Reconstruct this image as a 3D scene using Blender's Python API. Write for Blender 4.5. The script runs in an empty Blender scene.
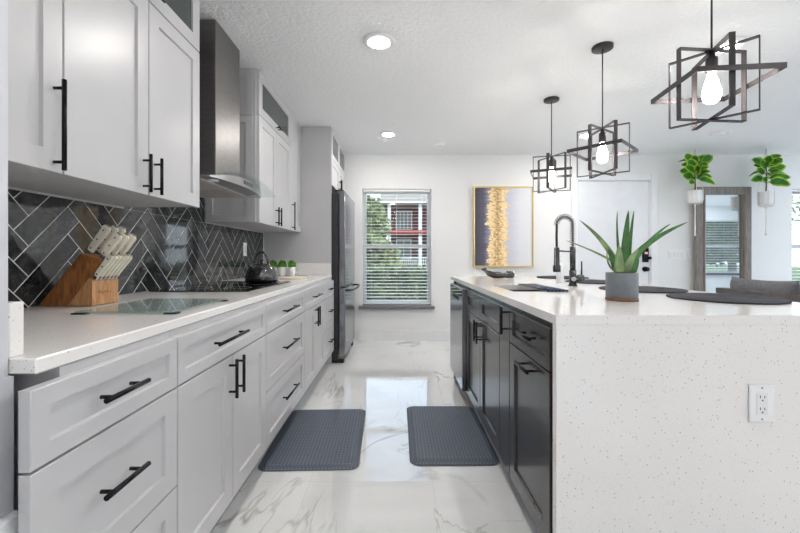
import bpy, bmesh, math, random
from mathutils import Vector, Matrix
random.seed(7)
C = bpy.context.scene.collection
PI = math.pi

# ------------------------------------------------------------------ camera, world, exposure
cam = bpy.data.cameras.new('camera')
cam.sensor_width = 36.0
cam.lens = 383.0 * 36.0 / 800.0
cam.shift_x = 2.5 / 800.0
cam.shift_y = -10.0 / 800.0
cam.clip_start = 0.05
cam_o = bpy.data.objects.new('camera', cam)
C.objects.link(cam_o)
cam_o.location = (0, 0, 1.105)
cam_o.rotation_euler = (PI / 2, 0, 0)
bpy.context.scene.camera = cam_o

LAMP = 252.0       # strength of the recessed ceiling lamps
LAMP_REAR = 160.0    # strength of the unseen lamps added for fill light
BULB = 66.0         # strength of the pendant bulbs
SKY = 1.7
SUN = 4.5
vs = bpy.context.scene.view_settings
vs.view_transform = 'Standard'
vs.look = 'None'
vs.exposure = 0.62
vs.gamma = 1.0
vs.use_curve_mapping = False
w = bpy.data.worlds.new('sky')
bpy.context.scene.world = w
w.use_nodes = True
nt = w.node_tree
nt.nodes.clear()
wo = nt.nodes.new('ShaderNodeOutputWorld')
wb = nt.nodes.new('ShaderNodeBackground')
wt = nt.nodes.new('ShaderNodeTexCoord')
wsx = nt.nodes.new('ShaderNodeSeparateXYZ')
wr = nt.nodes.new('ShaderNodeValToRGB')
wr.color_ramp.elements[0].position = 0.0
wr.color_ramp.elements[0].color = (0.86, 0.93, 1.0, 1)
wr.color_ramp.elements[1].position = 0.7
wr.color_ramp.elements[1].color = (0.42, 0.64, 1.0, 1)
nt.links.new(wt.outputs['Generated'], wsx.inputs[0])
nt.links.new(wsx.outputs['Z'], wr.inputs[0])
nt.links.new(wr.outputs[0], wb.inputs['Color'])
wb.inputs['Strength'].default_value = SKY
nt.links.new(wb.outputs[0], wo.inputs[0])
sun = bpy.data.lights.new('sun', 'SUN')
sun.energy = SUN
sun.angle = math.radians(2)
sun.color = (1.0, 0.95, 0.88)
sun_o = bpy.data.objects.new('sun', sun)
C.objects.link(sun_o)
sun_o.rotation_euler = Vector((-.62, .42, -.62)).to_track_quat('-Z', 'Y').to_euler()

# ------------------------------------------------------------------ materials
def lin(c):
    out = []
    for v in c:
        v = v / 255.0
        out.append(v / 12.92 if v <= 0.04045 else ((v + 0.055) / 1.055) ** 2.4)
    return (out[0], out[1], out[2], 1.0)

class NT:
    def __init__(s, m):
        s.t = m.node_tree
        s.n = s.t.nodes
        s.l = s.t.links
        s.b = s.n['Principled BSDF']
    def add(s, typ, **kw):
        n = s.n.new(typ)
        for k, v in kw.items():
            setattr(n, k, v)
        return n
    def link(s, a, b):
        s.l.new(a, b)
    def math(s, op, a, b=None, clamp=False):
        n = s.add('ShaderNodeMath', operation=op)
        n.use_clamp = clamp
        for i, v in enumerate((a, b)):
            if v is None:
                continue
            if isinstance(v, (int, float)):
                n.inputs[i].default_value = v
            else:
                s.link(v, n.inputs[i])
        return n.outputs[0]
    def mix(s, f, a, b):
        n = s.add('ShaderNodeMix', data_type='RGBA')
        for i, v in ((0, f), (6, a), (7, b)):
            if isinstance(v, (int, float)):
                n.inputs[i].default_value = v
            elif isinstance(v, tuple):
                n.inputs[i].default_value = v
            else:
                s.link(v, n.inputs[i])
        return n.outputs[2]
    def ramp(s, f, stops):
        n = s.add('ShaderNodeValToRGB')
        e = n.color_ramp.elements
        while len(e) < len(stops):
            e.new(0.5)
        for i, (p, c) in enumerate(stops):
            e[i].position = p
            e[i].color = c if len(c) == 4 else lin(c)
        s.link(f, n.inputs[0])
        return n.outputs[0]
    def coords(s, scale=(1, 1, 1), kind='Object', rot=(0, 0, 0)):
        tc = s.add('ShaderNodeTexCoord')
        mp = s.add('ShaderNodeMapping')
        mp.inputs['Scale'].default_value = scale
        mp.inputs['Rotation'].default_value = rot
        s.link(tc.outputs[kind], mp.inputs[0])
        return mp.outputs[0]
    def noise(s, vec, scale, detail=2.0, rough=0.5, dist=0.0):
        n = s.add('ShaderNodeTexNoise')
        n.inputs['Scale'].default_value = scale
        n.inputs['Detail'].default_value = detail
        n.inputs['Roughness'].default_value = rough
        n.inputs['Distortion'].default_value = dist
        s.link(vec, n.inputs['Vector'])
        return n
    def bump(s, h, strength, dist):
        n = s.add('ShaderNodeBump')
        n.inputs['Strength'].default_value = strength
        n.inputs['Distance'].default_value = dist
        s.link(h, n.inputs['Height'])
        s.link(n.outputs[0], s.b.inputs['Normal'])

def mat(name, col, rough=0.5, metal=0.0, var=0.0, vscale=8.0, stretch=(1, 1, 1), bump=0.0, bscale=200.0, spec=0.5, emit=None, trans=0.0, ior=1.45, alpha=1.0, coat=0.0):
    m = bpy.data.materials.new(name)
    m.use_nodes = True
    t = NT(m)
    b = t.b
    b.inputs['Base Color'].default_value = lin(col)
    b.inputs['Roughness'].default_value = rough
    b.inputs['Metallic'].default_value = metal
    b.inputs['Specular IOR Level'].default_value = spec
    b.inputs['Transmission Weight'].default_value = trans
    b.inputs['IOR'].default_value = ior
    b.inputs['Coat Weight'].default_value = coat
    b.inputs['Coat Roughness'].default_value = 0.08
    if emit:
        b.inputs['Emission Color'].default_value = lin(emit[0])
        b.inputs['Emission Strength'].default_value = emit[1]
    if var > 0:
        v = t.coords(stretch)
        n = t.noise(v, vscale, 4.0)
        lo = tuple(max(0, c * (1 - var)) for c in col)
        hi = tuple(min(255, c * (1 + var)) for c in col)
        t.link(t.ramp(n.outputs[0], [(0.3, lo), (0.7, hi)]), b.inputs['Base Color'])
    if bump > 0:
        v = t.coords()
        n = t.noise(v, bscale, 3.0)
        t.bump(n.outputs[0], bump, 0.002)
    return m

M = {}
M['wall'] = mat('wall_paint', (236, 236, 236), 0.75, bump=0.15, bscale=150)
M['white_trim'] = mat('white_trim_paint', (238, 239, 241), 0.4, var=0.01)
M['door_white'] = mat('door_white_paint', (232, 234, 238), 0.35, var=0.01)
M['grey_wall'] = mat('pantry_wall_paint', (205, 206, 212), 0.5, var=0.01)
M['cab'] = mat('light_grey_cabinet_paint', (197, 196, 198), 0.32, var=0.012, vscale=3)
M['cab_in'] = mat('cabinet_interior', (120, 124, 122), 0.6, var=0.05)
M['toe'] = mat('toe_kick_grey', (140, 146, 152), 0.5, var=0.02)
M['black_metal'] = mat('matte_black_metal', (32, 32, 35), 0.24, 0.75, var=0.05)
M['pendant'] = mat('pendant_dark_bronze', (62, 58, 60), 0.4, 0.5, var=0.05)
M['steel'] = mat('brushed_steel', (170, 170, 172), 0.28, 1.0, var=0.05, vscale=30, stretch=(1, 1, 12))
M['filter_steel'] = mat('matte_filter_steel', (214, 208, 205), 0.5, 0.25, var=0.05)
M['spring_steel'] = mat('grey_spring_steel', (168, 166, 166), 0.3, 0.8, var=0.03)
M['faucet'] = mat('gunmetal_faucet', (72, 72, 74), 0.25, 0.7, var=0.03)
M['chrome'] = mat('chrome', (215, 216, 220), 0.08, 1.0, var=0.01)
M['dark_steel'] = mat('black_stainless', (150, 151, 155), 0.2, 1.0, var=0.04, vscale=20, stretch=(1, 1, 10))
M['hood_steel'] = mat('hood_stainless', (132, 129, 128), 0.36, 1.0, var=0.05, vscale=20, stretch=(1, 1, 10))
M['fridge_side'] = mat('refrigerator_case_black', (58, 59, 62), 0.4, 0.3, var=0.04)
M['espresso'] = mat('espresso_stained_wood', (46, 44, 44), 0.26, var=0.14, vscale=6, stretch=(14, 14, 1), coat=0.3)
M['black_glass'] = mat('black_ceramic_glass', (14, 14, 16), 0.04, var=0.02, spec=0.6)
M['black_gloss'] = mat('gloss_black_enamel', (14, 14, 16), 0.05, var=0.02, coat=1.0, spec=0.8)
M['black_rubber'] = mat('black_rubber', (30, 30, 32), 0.6, var=0.05)
M['cream'] = mat('cream_knife_handle', (234, 227, 210), 0.3, var=0.03)
M['rivet'] = mat('dark_rivet', (58, 52, 48), 0.35, 0.8, var=0.02)
M['white_ceramic'] = mat('white_ceramic', (236, 236, 236), 0.25, var=0.01)
M['white_plastic'] = mat('white_plastic', (240, 240, 242), 0.35, var=0.005)
M['slot'] = mat('dark_slot', (60, 60, 60), 0.6, var=0.02)
M['concrete'] = mat('grey_pot_glaze', (112, 118, 124), 0.42, var=0.05, vscale=20)
M['sofa'] = mat('charcoal_sofa_fabric', (112, 112, 116), 0.85, var=0.08, vscale=40, bump=0.3, bscale=600)
M['sofa_rail'] = mat('grey_brown_sofa_back', (88, 82, 80), 0.6, var=0.1, vscale=10)
M['placemat'] = mat('black_woven_placemat', (44, 46, 53), 0.8, var=0.3, vscale=260, bump=0.8, bscale=400)
M['gold'] = mat('gold_picture_frame', (214, 188, 130), 0.35, 0.7, var=0.05)
M['lens'] = mat('lamp_lens', (255, 250, 242), 0.4, emit=((255, 251, 246), LAMP))
M['lens_fill_cool'] = mat('cool_fill_lens', (250, 252, 255), 0.4, emit=((236, 246, 255), LAMP * 1.1))  # added living-area lamps out of view, tinted to stand in for daylight
M['lens_fill'] = mat('fill_lamp_lens', (255, 250, 242), 0.4, emit=((255, 250, 243), LAMP_REAR))  # added lamps out of view, overhead and behind the camera, as fill
M['lens_off'] = mat('unlit_lens', (246, 247, 248), 0.4, var=0.005)
M['bulb'] = mat('glowing_bulb', (255, 246, 235), 0.3, emit=((255, 247, 238), BULB))
M['soil'] = mat('soil', (60, 45, 35), 0.9, var=0.2, vscale=60)
M['aloe'] = mat('aloe_skin', (74, 118, 66), 0.42, var=0.22, vscale=18)
M['aloe_pale'] = mat('aloe_pale_skin', (128, 152, 106), 0.42, var=0.2, vscale=18)
M['leaf_dark'] = mat('leaf_green', (52, 122, 36), 0.4, var=0.28, vscale=14)
M['leaf_edge'] = mat('leaf_yellow_green_edge', (160, 198, 58), 0.4, var=0.2, vscale=14)
M['herb'] = mat('herb_green', (84, 138, 44), 0.55, var=0.3, vscale=60)
M['stem'] = mat('brown_stem', (100, 88, 62), 0.7, var=0.1)
M['rope'] = mat('cream_cotton_rope', (232, 228, 220), 0.85, var=0.05, vscale=60)
M['tray'] = mat('pale_stone_tray', (226, 214, 196), 0.4, var=0.04, vscale=12)
M['blind'] = mat('white_blind_slat', (244, 245, 247), 0.45, var=0.005)
M['sill'] = mat('grey_stone_sill', (118, 119, 124), 0.35, var=0.06, vscale=30)
M['vinyl'] = mat('white_vinyl_window', (240, 241, 243), 0.35, var=0.005)
M['red_display'] = mat('keypad_red_display', (220, 172, 172), 0.4, emit=((235, 150, 150), 0.12))
M['sink'] = mat('black_granite_sink', (52, 52, 55), 0.4, var=0.1, vscale=80)
M['rack_blue'] = mat('dark_blue_steel_rod', (70, 84, 108), 0.25, 0.8, var=0.05)
M['wire'] = mat('white_wire', (225, 226, 228), 0.4, var=0.02)
M['soap'] = mat('pale_soap_bottle', (222, 228, 230), 0.15, var=0.02)
M['dishwasher'] = mat('dark_stainless_front', (150, 151, 154), 0.2, 1.0, var=0.05, vscale=20, stretch=(1, 1, 10))
# exterior
M['lawn'] = mat('lawn', (92, 106, 66), 0.95, var=0.2, vscale=3)
M['bounce_slab'] = mat('pale_bounce_ground', (214, 210, 204), 0.9, var=0.03)  # pale surface of the ground slabs added to bounce sunlight
M['brick'] = mat('maroon_siding', (112, 70, 68), 0.8, var=0.1, vscale=4, stretch=(1, 1, 8))
M['roof'] = mat('grey_shingle', (132, 124, 114), 0.9, var=0.12, vscale=6, stretch=(1, 4, 4))
M['house_white'] = mat('white_house_trim', (205, 205, 203), 0.6, var=0.02)
M['porch_red'] = mat('red_porch_fascia', (150, 62, 56), 0.7, var=0.05)
M['house_glass'] = mat('house_window_glass', (128, 134, 130), 0.15, var=0.1, vscale=1)
M['foliage'] = mat('tree_leaf', (96, 106, 70), 0.8, var=0.35, vscale=2.5)
M['hedge'] = mat('hedge_leaf', (78, 88, 58), 0.8, var=0.35, vscale=3.5)
M['bark'] = mat('bark', (92, 76, 60), 0.9, var=0.2)

def glass_mat(name, tint, rough=0.0, refl=0.12, opacity=0.0, body=(200, 215, 210), fres=1.0):
    m = bpy.data.materials.new(name)
    m.use_nodes = True
    t = NT(m)
    out = t.n['Material Output']
    tr = t.add('ShaderNodeBsdfTransparent')
    tr.inputs[0].default_value = lin(tint)
    gl = t.add('ShaderNodeBsdfGlossy')
    gl.inputs['Roughness'].default_value = rough
    gl.inputs['Color'].default_value = (1, 1, 1, 1)
    df = t.add('ShaderNodeBsdfDiffuse')
    df.inputs['Color'].default_value = lin(body)
    lw = t.add('ShaderNodeLayerWeight')
    lw.inputs['Blend'].default_value = 0.25
    f = t.math('MULTIPLY', lw.outputs['Fresnel'], fres)
    f = t.math('ADD', f, refl, True)
    ms0 = t.add('ShaderNodeMixShader')
    ms0.inputs[0].default_value = opacity
    t.link(tr.outputs[0], ms0.inputs[1])
    t.link(df.outputs[0], ms0.inputs[2])
    ms = t.add('ShaderNodeMixShader')
    t.link(f, ms.inputs[0])
    t.link(ms0.outputs[0], ms.inputs[1])
    t.link(gl.outputs[0], ms.inputs[2])
    t.link(ms.outputs[0], out.inputs['Surface'])
    return m
M['glass'] = glass_mat('window_glass', (250, 253, 253), 0.0, 0.0)
M['hood_glass'] = glass_mat('hood_canopy_glass', (247, 251, 250), 0.0, 0.02, 0.03, (235, 240, 238), 0.3)
M['cab_glass'] = glass_mat('cabinet_door_glass', (150, 158, 154), 0.12, 0.03, 0.4, (112, 120, 116))
M['board_glass'] = glass_mat('cutting_board_glass', (236, 244, 241), 0.02, 0.07, 0.22, (196, 208, 204), 0.6)

def quartz(name, base, speck_lo):
    m = bpy.data.materials.new(name)
    m.use_nodes = True
    t = NT(m)
    v = t.coords()
    col = None
    cloud = t.noise(v, 3.0, 3.0)
    col = t.ramp(cloud.outputs[0], [(0.35, tuple(c * 0.985 for c in base)), (0.65, base)])
    for sc, rad, keep, dark in ((48, 0.13, 0.62, speck_lo), (85, 0.17, 0.4, tuple(c + 55 for c in speck_lo)), (150, 0.24, 0.3, tuple(c + 80 for c in speck_lo))):
        vo = t.add('ShaderNodeTexVoronoi')
        vo.inputs['Scale'].default_value = sc
        t.link(v, vo.inputs['Vector'])
        sx = t.add('ShaderNodeSeparateColor')
        t.link(vo.outputs['Color'], sx.inputs[0])
        r = t.math('MULTIPLY', sx.outputs[1], rad)
        a = t.math('LESS_THAN', vo.outputs['Distance'], r)
        b = t.math('GREATER_THAN', sx.outputs[0], keep)
        f = t.math('MULTIPLY', a, b)
        f = t.math('MULTIPLY', f, 0.85)
        col = t.mix(f, col, lin(dark))
    t.link(col, t.b.inputs['Base Color'])
    t.b.inputs['Roughness'].default_value = 0.12
    return m
M['quartz'] = quartz('speckled_white_quartz', (240, 237, 235), (110, 104, 100))

def marble_floor():
    m = bpy.data.materials.new('polished_marble_tile')
    m.use_nodes = True
    t = NT(m)
    v = t.coords()
    vr = t.coords((1.0, .42, 1.0), rot=(0, 0, math.radians(-38)))
    # veins: thin ridges of a warped noise
    veins = None
    for sc, dist, width, amt in ((1.0, 0.9, 0.010, 0.75), (2.2, 0.8, 0.009, 0.5)):
        n = t.noise(vr, sc, 5.0, 0.55, dist)
        d = t.math('ABSOLUTE', t.math('SUBTRACT', n.outputs[0], 0.5))
        r = t.math('SUBTRACT', 1.0, t.math('DIVIDE', d, width), True)
        br = t.noise(v, sc * 1.6, 2.0)
        gate = t.math('MULTIPLY', t.math('SUBTRACT', br.outputs[0], 0.45), 6.0, True)
        r = t.math('MULTIPLY', t.math('MULTIPLY', r, gate), amt)
        veins = r if veins is None else t.math('MAXIMUM', veins, r)
    cloud = t.noise(v, 1.4, 4.0, 0.6, 0.8)
    base = t.ramp(cloud.outputs[0], [(0.3, (231, 231, 230)), (0.62, (244, 244, 243))])
    col = t.mix(veins, base, lin((150, 143, 136)))
    sx = t.add('ShaderNodeSeparateXYZ')
    t.link(v, sx.inputs[0])
    j = None
    for out, per, off in ((sx.outputs[0], 0.6, 0.17), (sx.outputs[1], 1.2, 0.68)):
        a = t.math('FRACT', t.math('DIVIDE', t.math('ADD', out, 20 * per - off), per))
        a = t.math('LESS_THAN', a, 0.0022 / per)
        j = a if j is None else t.math('MAXIMUM', j, a)
    col = t.mix(t.math('MULTIPLY', j, 0.55), col, lin((196, 194, 190)))
    t.link(col, t.b.inputs['Base Color'])
    t.b.inputs['Roughness'].default_value = 0.06
    t.b.inputs['Specular IOR Level'].default_value = 1.0
    t.b.inputs['Coat Weight'].default_value = 1.0
    t.b.inputs['Coat Roughness'].default_value = 0.03
    n = t.noise(v, 2.2, 2.0)
    t.bump(n.outputs[0], 0.03, 0.006)
    return m
M['floor'] = marble_floor()

def ceiling_mat():
    m = bpy.data.materials.new('knockdown_ceiling_paint')
    m.use_nodes = True
    t = NT(m)
    v = t.coords()
    n = t.noise(v, 36, 4.0, 0.6, 0.4)
    r = t.ramp(n.outputs[0], [(0.42, (0, 0, 0, 1)), (0.6, (1, 1, 1, 1))])
    t.b.inputs['Base Color'].default_value = lin((248, 249, 250))
    t.b.inputs['Roughness'].default_value = 0.85
    t.bump(r, 0.5, 0.006)
    return m
M['ceiling'] = ceiling_mat()

def slate():
    m = bpy.data.materials.new('black_slate_tile')
    m.use_nodes = True
    t = NT(m)
    v = t.coords()
    geo = t.add('ShaderNodeNewGeometry')
    add = t.add('ShaderNodeVectorMath', operation='ADD')
    cmb = t.add('ShaderNodeCombineXYZ')
    big = t.math('MULTIPLY', geo.outputs['Random Per Island'], 37.0)
    for i in range(3):
        t.link(big, cmb.inputs[i])
    t.link(v, add.inputs[0])
    t.link(cmb.outputs[0], add.inputs[1])
    n = t.noise(add.outputs[0], 7.0, 7.0, 0.62, 1.0)
    c = t.ramp(n.outputs[0], [(0.3, (28, 29, 30)), (0.52, (58, 60, 62)), (0.72, (96, 98, 99))])
    n2 = t.noise(add.outputs[0], 5.0, 6.0, 0.6, 2.0)
    d = t.math('ABSOLUTE', t.math('SUBTRACT', n2.outputs[0], 0.5))
    ve = t.math('SUBTRACT', 1.0, t.math('DIVIDE', d, 0.006), True)
    c = t.mix(t.math('MULTIPLY', ve, 0.35), c, lin((150, 150, 148)))
    tone = t.math('ADD', t.math('MULTIPLY', geo.outputs['Random Per Island'], 0.5), 0.7)
    hs = t.add('ShaderNodeHueSaturation')
    t.link(tone, hs.inputs['Value'])
    t.link(c, hs.inputs['Color'])
    t.link(hs.outputs[0], t.b.inputs['Base Color'])
    t.b.inputs['Roughness'].default_value = 0.05
    t.b.inputs['Specular IOR Level'].default_value = 0.6
    return m
M['slate'] = slate()
M['grout'] = mat('white_grout', (232, 232, 230), 0.7, var=0.03, vscale=40)

def wood(name, lo, hi, stretch, scale=10, rough=0.4):
    m = bpy.data.materials.new(name)
    m.use_nodes = True
    t = NT(m)
    v = t.coords(stretch)
    n = t.noise(v, scale, 5.0, 0.6, 1.2)
    t.link(t.ramp(n.outputs[0], [(0.3, lo), (0.7, hi)]), t.b.inputs['Base Color'])
    t.b.inputs['Roughness'].default_value = rough
    return m
M['walnut'] = wood('acacia_wood', (96, 54, 26), (176, 116, 66), (5, 5, 1), 9)
M['walnut_light'] = wood('acacia_wood_end', (150, 100, 60), (202, 158, 112), (8, 8, 1.5), 9)
M['cork'] = wood('brown_wood_saucer', (92, 60, 38), (134, 92, 58), (3, 3, 6), 20)
M['barn'] = wood('weathered_grey_wood', (112, 106, 102), (150, 145, 140), (8, 8, 1), 5, 0.75)
M['barn_brown'] = wood('weathered_brown_wood', (104, 86, 72), (138, 120, 104), (8, 8, 1), 5, 0.75)

def mat_weave():
    m = bpy.data.materials.new('charcoal_foam_mat')
    m.use_nodes = True
    t = NT(m)
    v = t.coords((1, 1, 1), rot=(0, 0, PI / 4))
    ch = t.add('ShaderNodeTexChecker')
    ch.inputs['Scale'].default_value = 75
    t.link(v, ch.inputs['Vector'])
    t.b.inputs['Base Color'].default_value = lin((84, 87, 93))
    t.link(t.mix(ch.outputs['Fac'], lin((76, 82, 94)), lin((100, 108, 122))), t.b.inputs['Base Color'])
    t.b.inputs['Roughness'].default_value = 0.5
    t.bump(ch.outputs['Fac'], 0.5, 0.003)
    return m
M['mat'] = mat_weave()

def art():
    m = bpy.data.materials.new('abstract_gold_canvas')
    m.use_nodes = True
    t = NT(m)
    tc = t.add('ShaderNodeTexCoord')
    sx = t.add('ShaderNodeSeparateXYZ')
    t.link(tc.outputs['Generated'], sx.inputs[0])
    v = t.coords((0.6, 1, 14), 'Generated')
    v2 = t.coords((1.6, 1, 16), 'Generated')
    n1 = t.noise(v, 2.0, 4.0, 0.7).outputs[0]
    n2 = t.noise(v2, 1.0, 3.0, 0.7).outputs[0]
    u = t.math('ADD', sx.outputs[0], t.math('MULTIPLY', t.math('SUBTRACT', n1, 0.5), 0.22))
    soft = t.ramp(u, [(0.0, (66, 64, 76)), (0.16, (92, 88, 108)), (0.36, (196, 190, 206)), (0.62, (206, 204, 216)), (0.8, (224, 225, 230)), (1.0, (228, 229, 233))])
    band = t.math('ABSOLUTE', t.math('SUBTRACT', sx.outputs[0], 0.4))
    edge = t.math('ADD', 0.165, t.math('MULTIPLY', t.math('SUBTRACT', n2, 0.5), 0.42))
    f = t.math('LESS_THAN', band, edge)
    v3 = t.coords((9, 1, 18), 'Generated')
    n3 = t.noise(v3, 2.4, 5.0, 0.65).outputs[0]
    core = t.math('SUBTRACT', 1.0, t.math('MULTIPLY', band, 9.0), True)
    g = t.math('ADD', n3, t.math('MULTIPLY', core, -0.16))
    gold = t.ramp(g, [(0.24, (160, 126, 96)), (0.36, (206, 168, 120)), (0.46, (246, 216, 156)), (0.66, (252, 238, 204))])
    t.link(t.mix(f, soft, gold), t.b.inputs['Base Color'])
    t.b.inputs['Roughness'].default_value = 0.5
    return m
M['art'] = art()
M['mirror'] = mat('mirror_glass', (225, 232, 234), 0.0, 1.0, var=0.0)

# ------------------------------------------------------------------ mesh builder
ORG = {}

class MB:
    def __init__(s):
        s.bm = bmesh.new()
        s.mi = 0
    def face(s, vs, smooth=False):
        try:
            f = s.bm.faces.new(vs)
            f.smooth = smooth
            f.material_index = s.mi
            return f
        except ValueError:
            return None
    def v(s, p):
        return s.bm.verts.new(p)
    def box(s, x0, x1, y0, y1, z0, z1, bev=0.0, seg=1):
        if x0 > x1: x0, x1 = x1, x0
        if y0 > y1: y0, y1 = y1, y0
        if z0 > z1: z0, z1 = z1, z0
        vs = [s.v((x, y, z)) for z in (z0, z1) for y in (y0, y1) for x in (x0, x1)]
        fs = []
        for q in ((0, 2, 3, 1), (4, 5, 7, 6), (0, 1, 5, 4), (2, 6, 7, 3), (0, 4, 6, 2), (1, 3, 7, 5)):
            fs.append(s.face([vs[i] for i in q]))
        if bev > 0:
            es = list({e for f in fs for e in f.edges})
            r = bmesh.ops.bevel(s.bm, geom=es, offset=bev, segments=seg, affect='EDGES', profile=0.5)
            for f in r['faces']:
                f.material_index = s.mi
                f.smooth = seg > 1
        return s
    def openbox(s, x0, x1, y0, y1, z0, z1, t, side):
        """five panels, one side left open"""
        P = {'-x': (x0, x0 + t, y0, y1, z0, z1), '+x': (x1 - t, x1, y0, y1, z0, z1),
             '-y': (x0, x1, y0, y0 + t, z0, z1), '+y': (x0, x1, y1 - t, y1, z0, z1),
             '-z': (x0, x1, y0, y1, z0, z0 + t), '+z': (x0, x1, y0, y1, z1 - t, z1)}
        for k, p in P.items():
            if k != side:
                s.box(*p)
        return s
    def prism(s, pts, a0, a1, axis='y', smooth=False):
        """polygon of (p, q) extruded along axis; axis y -> (p, a, q), x -> (a, p, q), z -> (p, q, a)"""
        def P(p, a):
            return {'y': (p[0], a, p[1]), 'x': (a, p[0], p[1]), 'z': (p[0], p[1], a)}[axis]
        A = [s.v(P(p, a0)) for p in pts]
        B = [s.v(P(p, a1)) for p in pts]
        n = len(pts)
        s.face(A)
        s.face(B[::-1])
        for i in range(n):
            s.face([A[i], A[(i + 1) % n], B[(i + 1) % n], B[i]], smooth)
        return s
    def ring(s, c, r, u, w, seg):
        return [s.v(Vector(c) + u * (r * math.cos(2 * PI * i / seg)) + w * (r * math.sin(2 * PI * i / seg))) for i in range(seg)]
    def bridge(s, A, B, smooth=True):
        n = len(A)
        for i in range(n):
            s.face([A[i], A[(i + 1) % n], B[(i + 1) % n], B[i]], smooth)
    def tube(s, pts, r, seg=10, caps=True, smooth=True):
        pts = [Vector(p) for p in pts]
        rs = r if isinstance(r, (list, tuple)) else [r] * len(pts)
        d0 = (pts[1] - pts[0]).normalized()
        u = d0.orthogonal().normalized()
        prev = None
        first = None
        for i, p in enumerate(pts):
            if i == 0: d = pts[1] - pts[0]
            elif i == len(pts) - 1: d = pts[-1] - pts[-2]
            else: d = (pts[i + 1] - pts[i]).normalized() + (pts[i] - pts[i - 1]).normalized()
            d.normalize()
            u = (u - d * u.dot(d)).normalized()
            w_ = d.cross(u)
            R = s.ring(p, rs[i], u, w_, seg)
            if prev: s.bridge(prev, R, smooth)
            else: first = R
            prev = R
        if caps:
            s.face(first[::-1])
            s.face(prev)
        return s
    def cyl(s, p0, p1, r, seg=20):
        return s.tube([p0, p1], r, seg)
    def lathe(s, c, prof, seg=28, sx=1.0, sy=1.0, smooth=True):
        """prof: list of (radius, z) around +z at c"""
        prev = None
        c = Vector(c)
        for r, z in prof:
            if r < 1e-6:
                R = [s.v(c + Vector((0, 0, z)))]
            else:
                R = [s.v(c + Vector((sx * r * math.cos(2 * PI * i / seg), sy * r * math.sin(2 * PI * i / seg), z))) for i in range(seg)]
            if prev is not None:
                if len(prev) == 1 and len(R) > 1:
                    for i in range(seg): s.face([prev[0], R[i], R[(i + 1) % seg]], smooth)
                elif len(R) == 1 and len(prev) > 1:
                    for i in range(seg): s.face([prev[i], prev[(i + 1) % seg], R[0]], smooth)
                elif len(R) > 1:
                    s.bridge(prev, R, smooth)
            prev = R
        return s
    def build(s, name, m, parent=None, org=None, recalc=True):
        if recalc:
            bmesh.ops.recalc_face_normals(s.bm, faces=s.bm.faces[:])
        o_ = Vector((0, 0, 0))
        if parent is not None:
            o_ = ORG.get(parent.name, o_)
        elif org is not None:
            o_ = Vector(org)
        bmesh.ops.translate(s.bm, verts=s.bm.verts[:], vec=-o_)
        me = bpy.data.meshes.new(name)
        s.bm.to_mesh(me)
        s.bm.free()
        for x in (m if isinstance(m, (list, tuple)) else [m]):
            me.materials.append(M[x] if isinstance(x, str) else x)
        o = bpy.data.objects.new(name, me)
        C.objects.link(o)
        if parent is not None:
            o.parent = parent
        else:
            o.location = o_
        ORG[o.name] = o_
        return o

def tag(o, label=None, cat=None, group=None, kind=None):
    if label: o['label'] = label
    if cat: o['category'] = cat
    if group: o['group'] = group
    if kind: o['kind'] = kind
    return o

def thing(name, label, cat, loc=(0, 0, 0), group=None):
    o = bpy.data.objects.new(name, None)
    o.empty_display_size = 0.05
    C.objects.link(o)
    o.location = loc
    ORG[o.name] = Vector(loc)
    return tag(o, label, cat, group)

def struct(name, mb, m, label=None, parent=None):
    o = mb.build(name, m, parent)
    if parent is None:
        o['kind'] = 'structure'
        if label: o['label'] = label
    return o

def copy_tree(o, parent=None):
    c = o.copy()
    C.objects.link(c)
    if parent is not None: c.parent = parent
    for ch in list(o.children):
        copy_tree(ch, c)
    return c

# ------------------------------------------------------------------ room shell
H = 2.44
XL, XR, YB, YR = -1.372, 9.6, 5.02, -4.2
struct('floor', MB().box(XL - .3, XR + .2, YR - .2, YB + .2, -0.12, 0.0), 'floor', 'polished white marble tile floor with grey veins')
struct('ceiling', MB().box(XL - .3, XR + .2, YR - .2, YB + .2, H, H + .15), 'ceiling', 'white textured ceiling')

def wall_y(name, y0, y1, x0, x1, holes, m='wall', label=None):
    b = MB()
    cuts = sorted(holes)
    x = x0
    for (a, c, z0, z1) in cuts:
        b.box(x, a, y0, y1, 0, H)
        if z0 > 0: b.box(a, c, y0, y1, 0, z0)
        b.box(a, c, y0, y1, z1, H)
        x = c
    b.box(x, x1, y0, y1, 0, H)
    return struct(name, b, m, label)
def wall_x(name, x0, x1, y0, y1, holes, m='wall', label=None):
    b = MB()
    y = y0
    for (a, c, z0, z1) in sorted(holes):
        b.box(x0, x1, y, a, 0, H)
        if z0 > 0: b.box(x0, x1, a, c, 0, z0)
        b.box(x0, x1, a, c, z1, H)
        y = c
    b.box(x0, x1, y, y1, 0, H)
    return struct(name, b, m, label)

W1 = (-0.462, 0.440, 0.462, 1.992)
W2 = (5.17, 6.4, 0.462, 1.992)
D1 = (2.345, 3.325, 0.0, 2.11)
wall_y('wall_back', YB, YB + .16, XL - .15, XR, [W1, W2, D1], label='white far wall with window, front door and picture')
wall_x('wall_left', XL - .15, XL, .72, YB, [], label='left wall behind the grey cabinets')
struct('wall_pantry', MB().box(XL - .15, -.7225, YR, .7105, 0, H), 'grey_wall', 'pale grey wall end at the left edge')
W4 = (.6, 4.6, 0.1, 2.2)
wall_x('wall_right', XR, XR + .16, -.4, YB + .16, [W4], label='far right wall of the living area')
W3 = (8.15, 9.25, 0.66, 2.08)
wall_y('wall_rear', -.4, -.24, 4.8, XR + .16, [W3], label='rear wall of the living area')
wall_x('wall_side', 4.8, 4.96, YR, -.4, [], label='side wall behind the camera')
W5 = (1.4, 3.6, 0.05, 2.15)
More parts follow.
